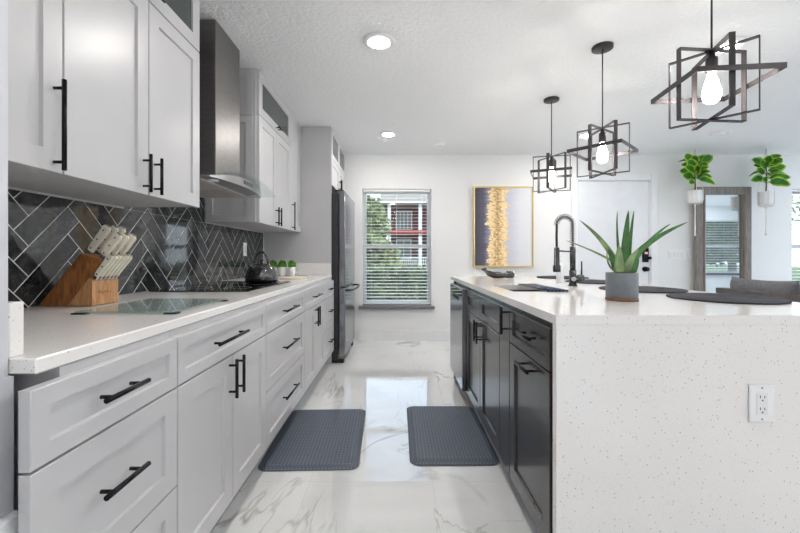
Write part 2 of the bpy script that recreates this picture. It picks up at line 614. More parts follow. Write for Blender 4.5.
wall_y('wall_kitchen', YR - .16, YR, -.72, 4.96, [W5], label='kitchen wall behind the camera')

def window(name, x0, x1, z0, z1, yin, yout, label, nx=1, sill=True):
    """single-hung window in a y-facing wall; yin = room side plane, yout = outside plane"""
    s = 1 if yout > yin else -1
    root = thing(name, None, None, ((x0 + x1) / 2, yin, z0))
    root['kind'] = 'structure'
    root['label'] = label
    yf = yin + s * .095
    b = MB()
    fw = .045
    ya, yb = yf, yf + s * .05
    b.box(x0, x0 + fw, ya, yb, z0, z1); b.box(x1 - fw, x1, ya, yb, z0, z1)
    b.box(x0 + fw, x1 - fw, ya, yb, z0, z0 + fw); b.box(x0 + fw, x1 - fw, ya, yb, z1 - fw, z1)
    zm = (z0 + z1) / 2 + .01
    b.box(x0 + fw, x1 - fw, ya - s * .0, yb, zm - .025, zm + .025)
    for k in range(1, nx):
        xm = x0 + (x1 - x0) * k / nx
        b.box(xm - .025, xm + .025, ya, yb, z0 + fw, z1 - fw)
    b.build('window_frame', 'vinyl', root)
    MB().box(x0 + .03, x1 - .03, yf + s * .022, yf + s * .028, z0 + .03, z1 - .03).build('window_pane', 'glass', root)
    if sill:
        MB().box(x0 - .045, x1 + .045, yin - s * .05, yin + s * .0, z0 - .045, z0 - .002, .003).build('window_sill', 'sill', root)
        MB().box(x0 + .002, x1 - .002, yin, yin + s * .09, z0 + .0, z0 + .004).build('sill_return', 'sill', root)
    return root
window('window_1', *W1, YB, YB + .16, 'window with open white blinds on the far wall left of the picture')
window('window_2', *W2, YB, YB + .16, 'bright window at the right edge beyond the sofa', 1)
window('window_3', *W3, -.24, -.4, 'living room window seen in the tall mirror')
window('added_window_rear', *W5, YR, YR - .16, 'unseen window added behind the camera for daylight', 3, False)  # added out of view to let daylight in from behind
# unseen window added in the right wall for daylight (faces x)
r4 = thing('added_window_right', None, None, (XR, 2.6, .4)); r4['kind'] = 'structure'; r4['label'] = 'unseen window added on the far right wall for daylight'
b = MB()
ya, yb, za, zb = W4
b.box(XR + .09, XR + .14, ya, ya + .06, za, zb); b.box(XR + .09, XR + .14, yb - .06, yb, za, zb)
b.box(XR + .09, XR + .14, 2.57, 2.63, za + .06, zb - .06)
b.box(XR + .09, XR + .14, ya + .06, yb - .06, za, za + .06); b.box(XR + .09, XR + .14, ya + .06, yb - .06, zb - .06, zb)
b.build('window_frame', 'vinyl', r4)
MB().box(XR + .112, XR + .118, ya + .05, yb - .05, za + .05, zb - .05).build('window_pane', 'glass', r4)

def blind(x0, x1, z0, z1, y, label, tilt=-6, pitch=.0435):
    root = thing('window_blind', label, 'blind', ((x0 + x1) / 2, y, z0), 'horizontal slat window blinds')
    MB().box(x0, x1, y - .03, y + .03, z1 - .032, z1 - .002, .004).build('headrail', 'blind', root)
    MB().box(x0 + .003, x1 - .003, y - .026, y + .026, z0 + .006, z0 + .034, .004).build('bottom_rail', 'blind', root)
    b = MB()
    z = z0 + .06
    a = math.radians(tilt)
    while z < z1 - .045:
        hw = .0245
        dy, dz = hw * math.cos(a), hw * math.sin(a)
        p = [(y - dy, z + dz), (y - dy * .35, z + dz * .35 + .0014), (y + dy * .35, z - dz * .35 + .0014), (y + dy, z - dz)]
        q = [(yy, zz - .0026) for yy, zz in p[::-1]]
        b.prism(p + q, x0 + .004, x1 - .004, 'x')
        z += pitch
    b.build('slats', 'blind', root)
    b = MB()
    for f in (.12, .5, .88):
        x = x0 + (x1 - x0) * f
        b.cyl((x, y - .027, z0 + .03), (x, y - .027, z1 - .05), .0013, 6)
    b.build('ladder_cords', 'blind', root)
    return root
blind(W1[0] + .012, W1[1] - .012, W1[2] + .006, W1[3] - .002, YB + .045, 'white slat blind in the far window left of the picture')
blind(W2[0] + .012, W2[1] - .012, W2[2] + .006, W2[3] - .002, YB + .045, 'white slat blind in the window at right edge beyond the sofa')
blind(W3[0] + .012, W3[1] - .012, W3[2] + .006, W3[3] - .002, -.285, 'white slat blind reflected in the tall mirror', 14)

# front door
dr = thing('door_1', None, None, ((D1[0] + D1[1]) / 2, YB, 0)); dr['kind'] = 'structure'; dr['label'] = 'white front door behind the faucet and plant'
MB().box(2.374, 3.298, YB + .005, YB + .05, .012, 2.092, .003).build('door_leaf', 'door_white', dr)
b = MB()
b.box(2.345, 2.371, YB + .0, YB + .16, 0, 2.11); b.box(3.301, 3.325, YB, YB + .16, 0, 2.11); b.box(2.371, 3.301, YB, YB + .16, 2.096, 2.11)
b.box(2.27, 2.356, YB - .018, YB - .0005, 0, 2.185, .004); b.box(3.314, 3.40, YB - .018, YB - .0005, 0, 2.185, .004)
b.box(2.356, 3.314, YB - .018, YB - .0005, 2.102, 2.185, .004)
b.build('door_casing', 'white_trim', dr)
kp = MB().box(3.205, 3.275, YB - .03, YB + .004, 1.03, 1.215, .006, 2).build('keypad_lock', 'black_metal', dr)
kp['label'] = 'black keypad deadbolt with a red lit display'
MB().box(3.22, 3.26, YB - .034, YB - .0305, 1.135, 1.165).build('display', 'red_display', kp)
MB().cyl((3.285, YB - .045, 1.085), (3.285, YB - .031, 1.085), .02, 18).build('thumb_turn', 'black_metal', kp)
b = MB()
b.cyl((3.24, YB - .012, .94), (3.24, YB + .004, .94), .033, 20)
b.cyl((3.24, YB - .05, .94), (3.24, YB - .012, .94), .012, 14)
b.lathe((0, 0, 0), [(0, -.016), (.02, -.013), (.029, 0), (.02, .013), (0, .016)], 20)
# move the knob ball into place
for v in b.bm.verts:
    if v.co.length < .05:
        v.co = Vector((3.24 + v.co.x, YB - .062 + v.co.z, .94 + v.co.y))
b.build('door_knob', 'black_metal', dr)

# baseboards
def bb(name, x0, x1, y0, y1, label=None):
    b = MB()
    b.box(x0, x1, y0, y1, 0, .125, .0)
    if x1 - x0 > y1 - y0: b.box(x0, x1, (y0 + .004) if y0 < 4.9 or True else y0, y1, .125, .142, .003)
    struct(name, b, 'white_trim', label)
bb('baseboard_back', -.5, 2.268, YB - .016, YB - .0005, 'white baseboard under the far window')
bb('baseboard_right', 3.402, XR - .002, YB - .016, YB - .0005, 'white baseboard beside the front door')
MBx = MB().box(-.722, -.6925, -1.0, .7125, 0, .635, .002)
struct('trim_2', MB().box(-.722, -.712, .2, .7105, .636, .8835), 'grey_wall', 'pale grey filler board below the counter at the left edge')
struct('trim_1', MBx, 'white_trim', 'white board along the lower left wall')

# ------------------------------------------------------------------ cabinet helpers
def P_x(x0, s):
    return lambda u, v, w: (x0 + s * w, u, v)
def P_y(y0, s):
    return lambda u, v, w: (u, y0 + s * w, v)
def shaker(b, P, u0, u1, v0, v1, t=.022, rail=.057, rec=.009, hole=False):
    """frame-and-panel front; w = 0 at the outer face, -t at the back"""
    def R(i, w):
        return [b.v(P(u, v, w)) for u, v in ((u0 + i, v0 + i), (u1 - i, v0 + i), (u1 - i, v1 - i), (u0 + i, v1 - i))]
    e = .0016
    O0, O1, OB = R(e, 0), R(0, -e), R(0, -t)
    I0 = R(rail, 0)
    b.bridge(O0, O1, False); b.bridge(O1, OB, False); b.bridge(I0, O0, False)
    if hole:
        IB = R(rail, -t)
        b.bridge(I0, IB, False); b.bridge(IB, OB, False)
    else:
        I1 = R(rail + .003, -rec)
        b.bridge(I0, I1, False)
        b.face(I1); b.face(OB)
def slab_front(b, P, u0, u1, v0, v1, t=.022):
    def R(i, w):
        return [b.v(P(u, v, w)) for u, v in ((u0 + i, v0 + i), (u1 - i, v0 + i), (u1 - i, v1 - i), (u0 + i, v1 - i))]
    O0, O1, OB = R(.0016, 0), R(0, -.0016), R(0, -t)
    b.bridge(O0, O1, False); b.bridge(O1, OB, False); b.face(O0); b.face(OB)
def bar_handle(P, u, v, L, vertical, parent, so=.030, r=.0062, m='black_metal'):
    b = MB()
    if vertical:
        b.cyl(P(u, v - L / 2, so), P(u, v + L / 2, so), r, 12)
        for k in (-1, 1): b.cyl(P(u, v + k * (L / 2 - .024), 0.0003), P(u, v + k * (L / 2 - .024), so - r * .6), .0046, 10)
    else:
        b.cyl(P(u - L / 2, v, so), P(u + L / 2, v, so), r, 12)
        for k in (-1, 1): b.cyl(P(u + k * (L / 2 - .024), v, 0.0003), P(u + k * (L / 2 - .024), v, so - r * .6), .0046, 10)
    o = b.build('handle', m, parent)
    o['label'] = 'black bar handle'
    return o
G = .0027
def front(kind, P, u0, u1, v0, v1, m, parent, rail=.057, handle=None, name=None):
    """handle: (u, v, length, vertical)"""
    b = MB()
    hole = kind == 'glass'
    if kind == 'flat': slab_front(b, P, u0 + G, u1 - G, v0 + G, v1 - G)
    else: shaker(b, P, u0 + G, u1 - G, v0 + G, v1 - G, rail=rail, hole=hole)
    o = b.build(name or ('drawer' if kind == 'drawer' else 'door'), m, parent)
    if hole:
        b = MB()
        q = rail - .004
        a, c = P(u0 + q, v0 + q, -.008), P(u1 - q, v1 - q, -.013)
        b.box(a[0], c[0], a[1], c[1], a[2], c[2])
        g = b.build('glass_pane', 'cab_glass', o)
        g['label'] = 'grey tinted glass pane'
    if handle:
        bar_handle(P, handle[0], handle[1], handle[2], handle[3], o)
    return o

# ------------------------------------------------------------------ left base run
XF = -.652
PB = P_x(XF, 1)
ZD1, ZD2, ZTOP, ZBOT = .7175, .427, .868, .142
def base_unit(y0, y1, layout, label, ybody=None):
    r = thing('base_cabinet', label, 'cabinet', ((-1.365 + XF) / 2, (y0 + y1) / 2, 0), 'light grey base cabinets along the left wall')
    ya = y0 if ybody is None else ybody
    MB().box(-1.366, XF - .0235, ya + .0006, y1 - .0006, ZBOT + .0, .8838).build('body', 'cab', r)
    MB().box(-1.36, -.746, ya + .0008, y1 - .0008, 0.0005, ZBOT - .0005).build('toe_kick', 'toe', r)
    yc = (y0 + y1) / 2
    hc = layout.get('hc', yc)
    L = layout['len']
    if layout['type'] == 'drawers':
        front('drawer', PB, y0, y1, ZD1, ZTOP, 'cab', r, .038, (hc, .796, L, False))
        front('drawer', PB, y0, y1, ZD2, ZD1, 'cab', r, .057, (hc, .588, L, False))
        front('drawer', PB, y0, y1, ZBOT, ZD2, 'cab', r, .057, (hc, .302, L, False))
    else:
        front('drawer', PB, y0, y1, ZD1, ZTOP, 'cab', r, .038, (hc, .796, L, False))
        front('door', PB, y0, yc, ZBOT, ZD1, 'cab', r, .066, (yc - .034, .632, .15, True))
        front('door', PB, yc, y1, ZBOT, ZD1, 'cab', r, .066, (yc + .034, .632, .15, True))
    return r
base_unit(.678, 1.136, dict(type='drawers', len=.14, hc=.888), 'light grey three-drawer base cabinet nearest the camera', .765)
base_unit(1.136, 1.900, dict(type='doors', len=.26, hc=1.47), 'light grey base cabinet with drawer and double doors below the glass cutting board')
base_unit(1.900, 2.680, dict(type='drawers', len=.27), 'light grey base cabinet of three wide drawers below the cooktop beside left mat')
base_unit(2.680, 3.415, dict(type='doors', len=.25), 'light grey base cabinet with drawer and double doors below the kettle end')
base_unit(3.415, 3.918, dict(type='drawers', len=.15), 'light grey narrow three-drawer base cabinet beside the refrigerator')

# left worktop
r = thing('countertop', 'speckled white quartz worktop along the left wall', 'countertop', (-1.0, 2.3, .885))
MB().box(-1.368, -.672, .7125, 3.921, .885, .915, .003, 1).build('slab', 'quartz', r)
MB().box(-1.368, -.7225, .7125, .742, .9152, 1.0186, .002).build('side_splash', 'quartz', r)
MB().box(-1.368, -.675, 3.893, 3.921, .9152, 1.035, .002).build('side_splash', 'quartz', r)

# herringbone backsplash
def clip(poly, ins, inter):
    out = []
    for i in range(len(poly)):
        a, c = poly[i], poly[(i + 1) % len(poly)]
        if ins(a):
            out.append(a)
            if not ins(c): out.append(inter(a, c))
        elif ins(c): out.append(inter(a, c))
    return out
def clip_rect(poly, x0, x1, y0, y1):
    for ax, lim, sg in ((0, x0, 1), (0, x1, -1), (1, y0, 1), (1, y1, -1)):
        if not poly: return poly
        def ins(p): return (p[ax] - lim) * sg >= 0
        def inter(a, c):
            f = (lim - a[ax]) / (c[ax] - a[ax])
            return (a[0] + (c[0] - a[0]) * f, a[1] + (c[1] - a[1]) * f)
        poly = clip(poly, ins, inter)
    return poly
bs = thing('backsplash', 'glossy black slate herringbone tile backsplash with white grout', 'backsplash', (-1.37, 2.3, .915))
regions = [(.7425, 3.892, .9158, 1.343), (1.914, 2.712, 1.343, 2.436)]
b = MB()
for (a, c, z0, z1) in regions: b.box(-1.3715, -1.3665, a, c, z0, z1)
b.build('grout', 'grout', bs)
b = MB()
wt_ = .0797
g = .0023
r2 = 1 / math.sqrt(2)
def to_yz(i, j):
    return (1.418 + (i - j) * wt_ * r2, 1.1428 + (i + j) * wt_ * r2)
for j in range(-40, 60):
    for i in range(-60, 60):
        d = (i - j) % 8
        if d == 0: rect = (i, i + 4, j, j + 1)
        elif d == 7: rect = (i, i + 1, j, j + 4)
        else: continue
        q = g / wt_
        c4 = [(rect[0] + q, rect[2] + q), (rect[1] - q, rect[2] + q), (rect[1] - q, rect[3] - q), (rect[0] + q, rect[3] - q)]
        poly = [to_yz(*p) for p in c4]
        for (a, c, z0, z1) in regions:
            pp = clip_rect(poly, a + .0005, c - .0005, z0 + .0005, z1 - .0005)
            if len(pp) >= 3:
                A = [b.v((-1.3668, p[0], p[1])) for p in pp]
                tx, ty = random.uniform(-.0007, .0007), random.uniform(-.0007, .0007)
                cy_, cz_ = sum(p[0] for p in pp) / len(pp), sum(p[1] for p in pp) / len(pp)
                B = [b.v((-1.3652 + (p[0] - cy_) * tx * 4 + (p[1] - cz_) * ty * 4, p[0], p[1])) for p in pp]
                b.face(B)
                b.bridge(A, B, False)
b.build('tiles', 'slate', bs)

# ------------------------------------------------------------------ upper cabinets
XU = -.985
PU = P_x(XU, 1)
ZU0, ZU1, ZU2 = 1.345, 2.119, 2.436
UG = 'light grey wall cabinets along the left wall'
def upper_single(y0, y1, hy, label, x=XU):
    r = thing('wall_cabinet', label, 'cabinet', (-1.17, (y0 + y1) / 2, ZU0), UG)
    MB().box(-1.364, XU - .0235, y0 + .0006, y1 - .0006, ZU0 + .006, ZU2).build('body', 'cab', r)
    front('door', PU, y0, y1, ZU0, ZU2, 'cab', r, .062, (hy, 1.482, .26, True))
    return r
def upper_pair(y0, ym, y1, label, side=None):
    r = thing('wall_cabinet', label, 'cabinet', (-1.17, (y0 + y1) / 2, ZU0), UG)
    b = MB()
    b.box(-1.364, XU - .0235, y0 + .0006, y1 - .0006, ZU0 + .006, ZU1)
    b.openbox(-1.364, XU - .0235, y0 + .0006, y1 - .0006, ZU1 + .0002, ZU2, .018, '+x')
    b.build('body', 'cab', r)
    front('door', PU, y0, ym, ZU0, ZU1, 'cab', r, .062, (ym - .034, 1.428, .147, True))
    front('door', PU, ym, y1, ZU0, ZU1, 'cab', r, .062, (ym + .034, 1.428, .147, True))
    front('glass', PU, y0, y1, ZU1, ZU2, 'cab', r, .062, ((y0 + y1) / 2, ZU1 + .03, .1, False), 'glass_door')
    if side is not None:
        b = MB()
        PS = P_y(side, -1)
        shaker(b, PS, -1.364, XU - .045, ZU0 + .006, ZU1 - .012, t=.012, rail=.05, rec=.006)
        shaker(b, PS, -1.364, XU - .045, ZU1 - .008, ZU2, t=.012, rail=.04, rec=.006)
        b.box(XU - .044, XU - .0235, side + .0005, side + .012, ZU0 + .006, ZU2)
        b.build('side_panel', 'cab', r)
    return r
upper_single(.7475, 1.13, 1.098, 'light grey tall-door wall cabinet nearest the camera at upper left')
upper_pair(1.13, 1.518, 1.910, 'light grey double-door wall cabinet with glass top left of the range hood')
upper_pair(2.730, 3.122, 3.530, 'light grey double-door wall cabinet with glass top right of the range hood', 2.7175)
upper_single(3.530, 3.920, 3.566, 'light grey tall-door wall cabinet beside the tall panel next to the refrigerator')

r = tag(MB().box(-1.368, -.680, 3.9235, 3.947, .0005, H - .004, .001).build('tall_side_panel', 'cab', None, (-1.02, 3.935, 0)),
        'tall grey end panel between the counter and the refrigerator', 'panel')

# cabinet above the refrigerator
r = thing('over_refrigerator_cabinet', 'light grey cabinet with glass top above the black refrigerator', 'cabinet', (-1.03, 4.42, 1.84))
b = MB()
b.box(-1.364, -.6985, 3.9485, 4.90, 1.845, 2.12)
b.openbox(-1.364, -.6985, 3.9485, 4.90, 2.1202, H - .004, .018, '+x')
b.build('body', 'cab', r)
PF = P_x(-.675, 1)
front('door', PF, 3.949, 4.425, 1.84, 2.12, 'cab', r, .057, (4.392, 1.92, .13, True))
front('door', PF, 4.425, 4.90, 1.84, 2.12, 'cab', r, .057, (4.458, 1.92, .13, True))
front('glass', PF, 3.949, 4.425, 2.12, H - .005, 'cab', r, .05, None, 'glass_door')
front('glass', PF, 4.425, 4.90, 2.12, H - .005, 'cab', r, .05, None, 'glass_door')

# ------------------------------------------------------------------ range hood
r = thing('range_hood', 'stainless range hood with curved glass canopy and tall chimney', 'range hood', (-1.2, 2.315, 1.53))
MB().box(-1.362, -1.02, 2.15, 2.478, 1.562, H - .003, .003).build('chimney', 'hood_steel', r)
def arch(y, y0, y1, z0, dz):
    f = (y - (y0 + y1) / 2) / ((y1 - y0) / 2)
    return z0 + dz * (1 - f * f)
y0, y1 = 1.95, 2.685
N = 18
ys = [y0 + (y1 - y0) * k / N for k in range(N + 1)]
b = MB()
# body, front bowed in plan, top arched
def xf(y):
    f = (y - (y0 + y1) / 2) / ((y1 - y0) / 2)
    return -.955 + .055 * (1 - f * f)
cols = []
for y in ys:
    zt = arch(y, y0, y1, 1.521, .046)
    cols.append([b.v((-1.36, y, 1.514)), b.v((xf(y), y, 1.514)), b.v((xf(y), y, zt)), b.v((-1.36, y, zt))])
for k in range(N):
    for q in range(4):
        b.face([cols[k][q], cols[k + 1][q], cols[k + 1][(q + 1) % 4], cols[k][(q + 1) % 4]])
b.face(cols[0]); b.face(cols[-1][::-1])
b.build('body', 'steel', r)
y0g, y1g = 1.93, 2.703
b = MB()
yg = [y0g + (y1g - y0g) * k / 22 for k in range(23)]
top, bot = [], []
def arch_pts(y):
    f = (y - (y0g + y1g) / 2) / ((y1g - y0g) / 2)
    return arch(y, y0g, y1g, 1.522, .050), -.86 + .0 * f
for y in yg:
    z, xx = arch_pts(y)
    top.append((y, z + .007)); bot.append((y, z + .001))
b.prism(top + bot[::-1], -1.362, -.857, 'x')
b.build('glass_canopy', 'hood_glass', r)
b = MB()
for (a, c) in ((1.985, 2.305), (2.325, 2.645)):
    b.box(-1.33, -1.02, a, c, 1.5085, 1.5135)
    for k in range(14):
        yy = a + .02 + (c - a - .04) * k / 13
        b.box(-1.32, -1.03, yy - .004, yy + .004, 1.5065, 1.5088)
b.build('filters', 'filter_steel', r)
for yy in (2.05, 2.58):
    MB().cyl((-.985, yy, 1.5085), (-.985, yy, 1.5135), .028, 20).build('hood_lamp', 'white_plastic', r)
MB().box(-.9035, -.8985, 2.25, 2.38, 1.530, 1.552).build('control_panel', 'black_glass', r)

# ------------------------------------------------------------------ refrigerator
r = thing('refrigerator', 'tall black stainless bottom-freezer refrigerator beside the far window', 'refrigerator', (-1.0, 4.41, 0))
MB().box(-1.35, -.615, 3.968, 4.84, .03, 1.765, .006).build('case', 'fridge_side', r)
d = MB().box(-.607, -.54, 3.968, 4.84, .79, 1.785, .008, 3).build('door', 'dark_steel', r)
d2 = MB().box(-.607, -.54, 3.968, 4.84, .075, .778, .008, 3).build('freezer_drawer', 'dark_steel', r)
for dd, zz in ((d, .815), (d2, .752)):
    if dd is d2:
        b = MB()
        b.tube([(-.5395, 4.0, zz), (-.505, 4.005, zz), (-.478, 4.03, zz), (-.465, 4.2, zz), (-.462, 4.4, zz), (-.465, 4.6, zz), (-.478, 4.78, zz), (-.505, 4.803, zz), (-.5395, 4.808, zz)], .011, 10)
        b.build('handle', 'faucet', dd)
    else:
        b = MB()
        b.tube([(-.5395, 3.995, zz + .02), (-.49, 3.995, zz + .02), (-.485, 3.995, zz + .05), (-.485, 3.995, 1.6), (-.49, 3.995, 1.63), (-.5395, 3.995, 1.63)], .0001, 6) if False else None
        b.bm.free()
for yy in (4.0, 4.8):
    MB().box(-.70, -.56, yy - .03, yy + .03, .0005, .029).build('foot', 'black_rubber', r)
    MB().box(-1.3, -1.2, yy - .03, yy + .03, .0005, .029).build('foot', 'black_rubber', r)
MB().box(-.65, -.56, 3.985, 4.02, 1.7862, 1.80, .003).build('hinge_cover', 'fridge_side', r)

# ------------------------------------------------------------------ island
XI = .505
PI_ = P_x(XI, -1)
ZIB = .115
IG = 'dark stained cabinets under the island'
def island_root(y0, y1, label, open_top=False):
    r = thing('island_cabinet', label, 'cabinet', ((XI + 1.15) / 2, (y0 + y1) / 2, 0), IG)
    b = MB()
    if open_top: b.openbox(XI + .0235, 1.15, y0 + .0006, y1 - .0006, ZIB, .8838, .018, '+z')
    else: b.box(XI + .0235, 1.15, y0 + .0006, y1 - .0006, ZIB, .8838)
    b.build('body', 'espresso', r)
    MB().box(.565, 1.13, y0 + .0008, y1 - .0008, .0005, ZIB - .0005).build('toe_kick', 'toe', r)
    return r
r = island_root(1.268, 1.728, 'dark espresso island cabinet with drawer and trash pull-out nearest the camera')
front('drawer', PI_, 1.270, 1.728, .718, .868, 'espresso', r, .038, (1.452, .806, .15, False))
front('door', PI_, 1.270, 1.728, ZIB, .718, 'espresso', r, .062, (1.478, .678, .15, False))
r = island_root(1.728, 1.896, 'narrow dark espresso pull-out cabinet left of the sink doors')
front('flat', PI_, 1.728, 1.896, ZIB, .868, 'espresso', r, .05, (1.756, .812, .125, True))
r = island_root(1.896, 2.803, 'wide dark espresso sink cabinet with double doors beside right mat', True)
ym = 2.345
front('drawer', PI_, 1.896, ym, .718, .868, 'espresso', r, .045, None, 'false_front')
front('drawer', PI_, ym, 2.803, .718, .868, 'espresso', r, .045, None, 'false_front')
front('door', PI_, 1.896, ym, ZIB, .718, 'espresso', r, .062, (ym - .036, .645, .13, True))
front('door', PI_, ym, 2.803, ZIB, .718, 'espresso', r, .062, (ym + .036, .645, .13, True))
r = thing('dishwasher', 'dark stainless dishwasher at the far end of the island', 'dishwasher', (.8, 3.13, 0))
MB().box(.5295, 1.1, 2.812, 3.452, .10, .878).build('tub_case', 'fridge_side', r)
dw = MB().box(.475, .528, 2.815, 3.45, .112, .868, .004, 2).build('door', 'dishwasher', r)
MB().box(.4735, .4748, 2.83, 3.435, .80, .855).build('control_strip', 'black_glass', dw)
MB().box(.4738, .4748, 2.98, 3.28, .765, .795).build('pocket_handle', 'black_rubber', dw)
MB().box(.57, 1.09, 2.82, 3.445, .0005, .098).build('toe_kick', 'cork', r)
tag(MB().box(.513, 1.3, 3.462, 3.50, .0005, .884).build('island_end_panel', 'espresso', None, (.9, 3.48, 0)), 'dark panel closing the far end of the island behind the dishwasher', 'panel')

r = thing('island_countertop', 'speckled white quartz island top with waterfall end', 'countertop', (1.08, 2.47, 0))
XI0, XI1, YI0, YI1 = .5115, 1.66, 1.234, 3.71
SX0, SX1, SY0, SY1 = .63, .93, 2.075, 2.54
b = MB()
b.box(XI0, XI1, YI0, SY0, .885, .915); b.box(XI0, XI1, SY1, YI1, .885, .915)
b.box(XI0, SX0, SY0, SY1, .885, .915); b.box(SX1, XI1, SY0, SY1, .885, .915)
bmesh.ops.remove_doubles(b.bm, verts=b.bm.verts[:], dist=1e-5)
b.build('slab', 'quartz', r)
MB().box(XI0, XI1, YI0, YI0 + .03, .0005, .8848, .0012).build('waterfall_end', 'quartz', r)

# sink
r = thing('sink', 'black undermount sink set in the island top', 'sink', (.83, 2.31, .68))
b = MB()
x0, x1, y0_, y1_, zt, zb = SX0 - .006, SX1 + .006, SY0 - .006, SY1 + .006, .8845, .672
b.openbox(x0, x1, y0_, y1_, zb, zt, .006, '+z')
b.build('basin', 'sink', r)
MB().lathe((.78, 2.31, .6782), [(0, .004), (.03, .004), (.042, .001), (.042, 0), (0, 0)], 24).build('drain', 'chrome', r)
r = thing('drying_rack', 'roll-up steel drying rack across the right end of the sink', 'rack', (.95, 2.31, .915))
b = MB()
for k in range(6):
    x = .812 + .02 * k
    b.cyl((x, 2.052, .9215), (x, 2.562, .9215), .0042, 8)
b.build('rods', 'rack_blue', r)
b = MB()
b.bm.free()
for yy in (2.058, 2.556): MB().box(.804, .92, yy - .008, yy + .008, .9152, .9172).build('end_strip', 'black_rubber', r)

# faucet
r = thing('faucet', 'black and chrome pull-down spring faucet behind the sink', 'faucet', (1.13, 2.47, .915))
b = MB()
b.lathe((1.13, 2.47, .9152), [(0, 0), (.029, 0), (.029, .006), (.022, .01), (.022, .10), (.0, .10)], 24)
b.build('base', 'faucet', r)
MB().cyl((1.13, 2.47, 1.0155), (1.13, 2.47, 1.165), .0175, 20).build('column', 'faucet', r)
MB().cyl((1.13, 2.47, .962), (1.118, 2.425, .962), .0135, 18).build('valve_body', 'chrome', r)
k_ = MB()
k_.cyl((1.152, 2.45, .965), (1.176, 2.425, .965), .024, 22)
kb = k_.build('lever_knob', 'faucet', r)
b = MB(); b.tube([(1.172, 2.44, .985), (1.174, 2.44, 1.03), (1.172, 2.44, 1.075)], [.0055, .0045, .004], 10); b.build('lever', 'black_metal', kb)
path = []
R_ = .0515
for k in range(8): path.append(Vector((1.13, 2.47, 1.1655 + (1.312 - 1.1655) * k / 8)))
for k in range(19):
    a = PI * k / 18
    path.append(Vector((1.13 - R_ + R_ * math.cos(a), 2.47, 1.312 + R_ * math.sin(a))))
MB().tube(path, .0065, 10).build('hose', 'black_rubber', r)
# spring coil around the hose
coil = []
tot = [0]
for i in range(1, len(path)): tot.append(tot[-1] + (path[i] - path[i - 1]).length)
turns = 22
import bisect
for k in range(turns * 10 + 1):
    s_ = tot[-1] * k / (turns * 10)
    i = min(max(bisect.bisect(tot, s_) - 1, 0), len(path) - 2)
    f = (s_ - tot[i]) / (tot[i + 1] - tot[i])
    p = path[i].lerp(path[i + 1], f)
    d_ = (path[i + 1] - path[i]).normalized()
    n1 = Vector((0, 1, 0)); n2 = d_.cross(n1)
    a = 2 * PI * k / 10
    coil.append(p + n1 * ((.0158) * math.cos(a)) + n2 * ((.0158) * math.sin(a)))
MB().tube(coil, .0030, 6).build('spring', 'spring_steel', r)
hx = 1.13 - 2 * R_
b = MB()
b.tube([(hx, 2.47, 1.3115), (hx - .001, 2.47, 1.24), (hx, 2.47, 1.166)], .0075, 10)
b.build('drop_hose', 'black_rubber', r)
b = MB()
b.lathe((hx, 2.47, 0), [(0, 1.005), (.022, 1.005), (.0235, 1.012), (.0235, 1.045), (.0175, 1.05), (.0165, 1.16), (.009, 1.165), (0, 1.165)], 22)
b.build('spray_head', 'faucet', r)
b = MB(); b.cyl((1.114, 2.47, 1.137), (hx + .0145, 2.47, 1.141), .005, 10); b.build('support_arm', 'pendant', r)

r = thing('soap_bottle', 'pale clear soap bottle standing behind the faucet', 'bottle', (1.18, 2.78, .915))
MB().lathe((1.18, 2.78, .9155), [(0, 0), (.024, 0), (.026, .004), (.026, .115), (.018, .135), (.011, .142), (.011, .15), (0, .15)], 22).build('bottle_body', 'soap', r)
b = MB()
b.lathe((1.18, 2.78, 1.066), [(0, 0), (.013, 0), (.013, .014), (.005, .016), (.005, .032), (0, .032)], 16)
b.box(1.145, 1.19, 2.773, 2.787, 1.099, 1.106)
b.build('pump', 'wire', r)

# ------------------------------------------------------------------ placemats
labels = ['round dark woven placemat nearest the camera, right front of the island', 'round dark woven placemat just right of the aloe pot',
          'round dark woven placemat mostly hidden behind the aloe pot', 'round dark woven placemat farthest away, behind the faucet']
proto = None
for i, (x, y, rr) in enumerate(((1.462, 1.715, .213), (1.39, 2.185, .215), (1.47, 2.82, .215), (1.47, 3.42, .215))):
    if proto is None:
        b = MB()
        prof = [(0, 0), (rr - .003, 0), (rr, .003)]
        top_ = []
        nring = 22
        for k in range(nring * 2):
            q = rr - rr * k / (nring * 2)
            top_.append((q, .0055 + (.0022 if k % 2 else 0)))
        top_.append((0, .0065))
        seg = 64
        b.lathe((0, 0, 0), prof + top_, seg)
        for v in b.bm.verts:
            L_ = math.hypot(v.co.x, v.co.y)
            if L_ > rr - .004:
                a = math.atan2(v.co.y, v.co.x)
                f = 1 + .008 * math.sin(a * 32)
                v.co.x *= f; v.co.y *= f
        proto = b.build('placemat', 'placemat')
        o = proto
    else:
        o = proto.copy()
        C.objects.link(o)
        o.scale = (rr / .213, rr / .213, 1)
    o.location = (x, y, .9156)
    tag(o, labels[i], 'placemat', 'round dark placemats on the island')

